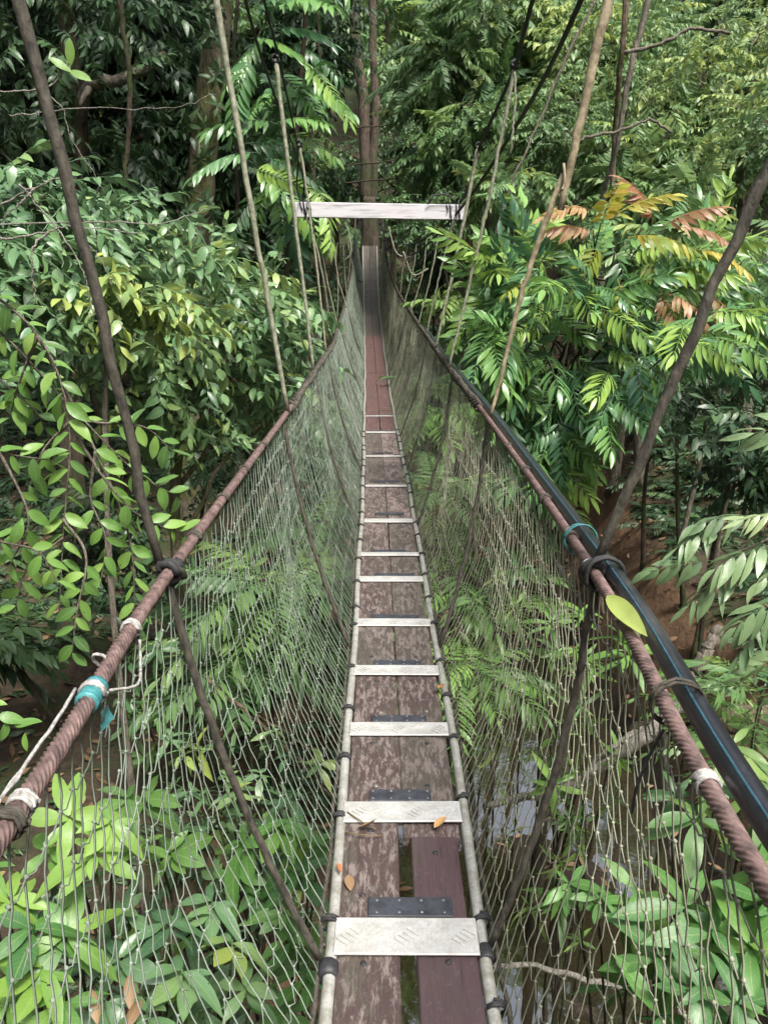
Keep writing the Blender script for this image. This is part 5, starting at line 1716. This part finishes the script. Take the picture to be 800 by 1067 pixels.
def plant_stuff():
    rng = np.random.default_rng(71)
    # undergrowth on the forest floor
    lb = Buf()
    n = 13000
    X = rng.uniform(-13, 13, n)
    D = np.concatenate([rng.uniform(0.5, 27, 9000), rng.uniform(15, 34, 4000)])
    sx = 1.7 + 0.14 * (D - 6) + 0.5 * np.sin(D * 0.35)
    d = X - sx
    patch = np.sin(X * 0.9 + 1.3) + np.sin(D * 0.8 + X * 0.3) + rng.normal(0, 0.6, n)
    ok = ((d < -2.6) | (d > 2.6)) & (patch > -0.9) & ~((X > -0.6) & (X < 4) & (D < 9))
    X, D = X[ok], D[ok]
    n = len(X)
    P = np.stack([X, D, ground_h(X, D) - 0.03], -1)
    H = np.array((0, 0, 1.0)) + rng.normal(0, 0.35, (n, 3))
    fernish = rng.random(n) < 0.35
    stamp(lb, TP['ground'], P[~fernish], H[~fernish], np.clip(rng.normal(0.4, 0.25, (~fernish).sum()), 0, 1), (0.8, 2.0), 0.4, rng, up=np.array((0.2, -1, 0.2)))
    Pf, m = P[fernish], int(fernish.sum())
    for k in range(4):
        a = rng.uniform(0, 6.28, m)
        stamp(lb, TP['fern_small'], Pf, np.stack([np.cos(a), np.sin(a), rng.uniform(0.3, 0.9, m)], -1), np.clip(rng.normal(0.4, 0.25, m), 0, 1), (0.7, 1.3), 0.2, rng)
    o = lb.build('undergrowth', M['leaf_dark'])
    o['kind'] = 'stuff'
    o['label'] = 'low dark undergrowth covering the forest floor'
    # litter
    lb = Buf()
    n = 9000
    X, D = rng.uniform(-9, 10, n), rng.uniform(1, 20, n)
    P = np.stack([X, D, ground_h(X, D) + 0.012], -1)
    keep = P[:, 2] > 0.1
    P = P[keep]
    a = rng.uniform(0, 6.28, len(P))
    lt = [leaf(0.12, 0.05, 2, 0.2, 0.3), leaf(0.15, 0.06, 2, -0.2, 0.2)]
    stamp(lb, lt, P, np.stack([np.cos(a), np.sin(a), rng.normal(0, 0.15, len(P))], -1), np.clip(rng.normal(0.45, 0.25, len(P)), 0, 1), (0.7, 1.3), 0.3, rng)
    o = lb.build('leaf_litter', M['leaf_brown'])
    o['kind'] = 'stuff'
    o['label'] = 'dry brown leaves scattered on the forest floor'
    # far forest mass on the hillside
    lb, tb = Buf(), Buf()
    blobs = []
    for i in range(150):
        D = rng.uniform(24, 46)
        x = rng.uniform(-0.75, 0.75) * D
        if abs(x / D * 836 + 15) < 75 and D < 29:
            continue
        g = gnd(x, D)
        hgt = rng.uniform(1.0, 9.0)
        R = rng.uniform(1.6, 2.6)
        c = np.array((x, D, g + hgt))
        blobs.append((c, (R, R, R * 0.75), int(15 * R * R)))
        limb(tb, [(x, D + 0.3, g - 0.2), c + (0.1, 0.3, 0), c + (0, 0, R * 0.5)], 0.14, 0.06, 8, 6, 0.02, 0, rng)
    left = [b for b in blobs if b[0][0] < 0]
    right = [b for b in blobs if b[0][0] >= 0]
    crown(lb, [TP['broad_far'][i] for i in range(3)] + TP['pinnate_far'][:3], left + right, rng, (1.0, 1.6), 0.2, (0.5, 0.28))
    o = lb.build('distant_forest', M['leaf_mid'])
    o['kind'] = 'stuff'
    o['label'] = 'dense far-off forest on the rising hillside'
    o = tb.build('distant_trunks', M['bark_dark'])
    o['kind'] = 'stuff'
    o['label'] = 'trunks of the far-off forest'


def debris():
    rng = np.random.default_rng(81)
    def branch(name, label, segs, mat, cat='branch', sides=8):
        b = Buf()
        for pts, r0, r1 in segs:
            limb(b, [at(*p) for p in pts], r0, r1, 22, sides, 0.008, 0, rng)
        tag(b.build(name, M[mat]), label, cat)
    branch('fallen_branch', 'pale forked fallen branch seen through the right net above the stream', [([(505, 840, 5.6), (540, 832, 5.4), (590, 822, 5.1), (640, 788, 4.9), (672, 768, 4.8), (705, 735, 5.0), (740, 715, 5.4)], 0.03, 0.06), ([(555, 872, 5.1), (572, 850, 5.1), (594, 820, 5.1)], 0.012, 0.02), ([(604, 813, 5.05), (640, 776, 4.9), (676, 758, 4.85)], 0.016, 0.024)], 'dead_wood')
    branch('fallen_branch', 'thin grey fallen branch lying across the water at bottom right', [([(505, 1003, 5.0), (560, 1008, 4.9), (620, 1022, 4.7), (690, 1040, 4.5), (740, 1075, 4.3)], 0.018, 0.03)], 'dead_wood')
    branch('fallen_log', 'dark wet log lying in the water under the right net', [([(515, 1025, 6.2), (560, 1040, 6.0), (640, 1066, 5.6), (700, 1090, 5.3)], 0.06, 0.08)], 'bark_dark', 'log')
    branch('fallen_log', 'thick dark log lying across the right bank', [([(660, 770, 5.6), (720, 752, 5.5), (790, 748, 5.4), (880, 742, 5.3)], 0.11, 0.13)], 'log_wood', 'log', 12)
    branch('stump', 'short pale leaning stump on the clay bank', [([(722, 705, 5.9), (735, 680, 5.9), (748, 655, 6.0)], 0.065, 0.05), ([(722, 700, 5.9), (712, 715, 5.8), (700, 735, 5.7)], 0.04, 0.02)], 'bark_grey', 'stump')
    branch('bare_sapling', 'thin bare stick with a fork at the foot of the thick right rope', [([(628, 640, 7.5), (624, 600, 7.5), (632, 560, 7.5), (640, 552, 7.5)], 0.02, 0.018), ([(624, 605, 7.5), (612, 570, 7.5), (606, 545, 7.5)], 0.015, 0.008)], 'log_wood', 'sapling')
    branch('fallen_branch', 'slanting bare branch low behind the left net', [([(200, 1075, 3.0), (250, 1030, 3.3), (300, 990, 3.6), (340, 955, 4.0)], 0.014, 0.008)], 'log_wood')
    branch('fallen_branch', 'thin bare branch behind the upper middle of the left net', [([(215, 705, 5.6), (260, 745, 5.4), (310, 790, 5.3), (345, 830, 5.2)], 0.018, 0.01), ([(220, 720, 5.5), (300, 765, 5.4), (350, 800, 5.4)], 0.012, 0.008)], 'log_wood')
    branch('tree_post', 'upright grey dead stem behind the right net above the water', [([(700, 900, 5.4), (694, 820, 5.4), (692, 740, 5.4)], 0.035, 0.025)], 'dead_wood', 'dead stem')
    # tangled roots on the bank
    b = Buf()
    for i in range(70):
        x, y = rng.uniform(640, 790), rng.uniform(655, 745)
        D = rng.uniform(5.4, 6.4)
        p = at(x, y, D)
        p[2] = gnd(p[0], p[1]) + 0.04
        a = rng.uniform(0, 6.28)
        h = np.array((math.cos(a), 0.5 * math.sin(a), 0))
        L = rng.uniform(0.3, 0.9)
        q = [p + h * L * s + np.array((rng.normal(0, .05), rng.normal(0, .05), 0)) for s in (0, 0.33, 0.66, 1)]
        for v in q:
            v[2] = gnd(v[0], v[1]) + rng.uniform(0.01, 0.1)
        limb(b, q, rng.uniform(0.006, 0.016), 0.004, 12, 5, 0.004, 0, rng)
    o = b.build('root_tangle', M['log_wood'])
    o['kind'] = 'stuff'
    o['label'] = 'tangle of roots and dead twigs on the clay bank'
    # lianas and thin pale stems
    def stem(name, label, pts, r0, r1, mat, cat='liana'):
        b = Buf()
        limb(b, [at(*p) for p in pts], r0, r1, 26, 6, 0.008, 0, rng)
        tag(b.build(name, M[mat]), label, cat)
    stem('liana', 'pale straight liana hanging near the top right', [(683, -40, 13), (668, 30, 13), (655, 80, 13), (640, 160, 13.2), (610, 260, 14)], 0.05, 0.035, 'bark_grey')
    stem('liana', 'short brown liana left of the pale one at the top right', [(655, -40, 13.5), (650, 30, 13.5), (646, 70, 13.5), (640, 150, 13.8), (632, 330, 14)], 0.05, 0.04, 'log_wood')
    stem('bare_branch', 'long arching pale branch right of the frayed rope splice', [(594, 152, 10), (615, 142, 10), (645, 136, 10), (675, 125, 10), (700, 138, 10)], 0.022, 0.014, 'bark_grey', 'branch')
    stem('bare_branch', 'bare arching branch near the top right above the pale liana', [(650, 55, 12), (690, 45, 12), (720, 30, 12), (760, 35, 12)], 0.03, 0.02, 'bark_grey', 'branch')
    stem('liana', 'dark liana hanging beside the mossy trunk', [(250, -30, 12), (243, 80, 12), (247, 200, 12), (240, 320, 12)], 0.03, 0.025, 'bark_dark')
    stem('liana', 'dark liana hanging at the top left corner', [(120, -30, 10.5), (128, 30, 10.5), (136, 90, 10.5), (130, 200, 10.5)], 0.04, 0.03, 'bark_dark')
    stem('liana', 'thin liana between the white board and the reddish trunk top', [(330, -20, 14), (333, 60, 14), (326, 140, 14), (330, 230, 14)], 0.03, 0.025, 'bark_dark')
    stem('liana', 'pale thin liana crossing behind the right end of the board', [(640, -40, 13), (590, 60, 13), (560, 130, 13), (530, 200, 13), (500, 300, 13.5)], 0.022, 0.018, 'bark_grey')


plant_left()
plant_left_back()
plant_far_end()
plant_right()
plant_low()
withered()
plant_back()
plant_stuff()
debris()

# ------------------------------------------------------------------ light, sky, camera
SUN_EL, SUN_AZ = math.radians(58), math.radians(150)     # azimuth clockwise from +Y: behind the camera, to the right
w = bpy.data.worlds.new('World')
scene.world = w
w.use_nodes = True
nt = w.node_tree
bg = nt.nodes['Background']
sky = nt.nodes.new('ShaderNodeTexSky')
sky.sky_type = 'NISHITA'
sky.sun_disc = False
sky.sun_elevation = SUN_EL
sky.sun_rotation = SUN_AZ
sky.air_density = 1.0
sky.dust_density = 4.0
hs = nt.nodes.new('ShaderNodeHueSaturation')
hs.inputs['Saturation'].default_value = 0.5
nt.links.new(sky.outputs[0], hs.inputs['Color'])
nt.links.new(hs.outputs[0], bg.inputs['Color'])
bg.inputs['Strength'].default_value = 0.11
sun = bpy.data.lights.new('sun', 'SUN')
sun.energy = 1.5
sun.angle = math.radians(11)
sun.color = (1.0, 0.96, 0.88)
so = link(bpy.data.objects.new('sun', sun))
so.location = (0, -10, 40)
d = Vector((math.sin(SUN_AZ) * math.cos(SUN_EL), math.cos(SUN_AZ) * math.cos(SUN_EL), math.sin(SUN_EL)))
so.rotation_euler = d.to_track_quat('Z', 'Y').to_euler()

cam = bpy.data.cameras.new('camera')
co = link(bpy.data.objects.new('camera', cam))
co.location = (0, 0, E)
co.rotation_euler = (math.radians(90) - PITCH, 0, 0)
cam.sensor_fit = 'VERTICAL'
cam.sensor_height = 24
cam.lens = 24 * FPX / 1067.0
cam.clip_start = 0.02
cam.clip_end = 500
scene.camera = co
vs = scene.view_settings
vs.view_transform = 'Standard'
vs.look = 'None'
vs.exposure = 2.2
vs.gamma = 1
scene.render.engine = 'CYCLES'
cy = scene.cycles
cy.max_bounces = 7
cy.diffuse_bounces = 4
cy.glossy_bounces = 2
cy.transmission_bounces = 3
cy.use_denoising = True
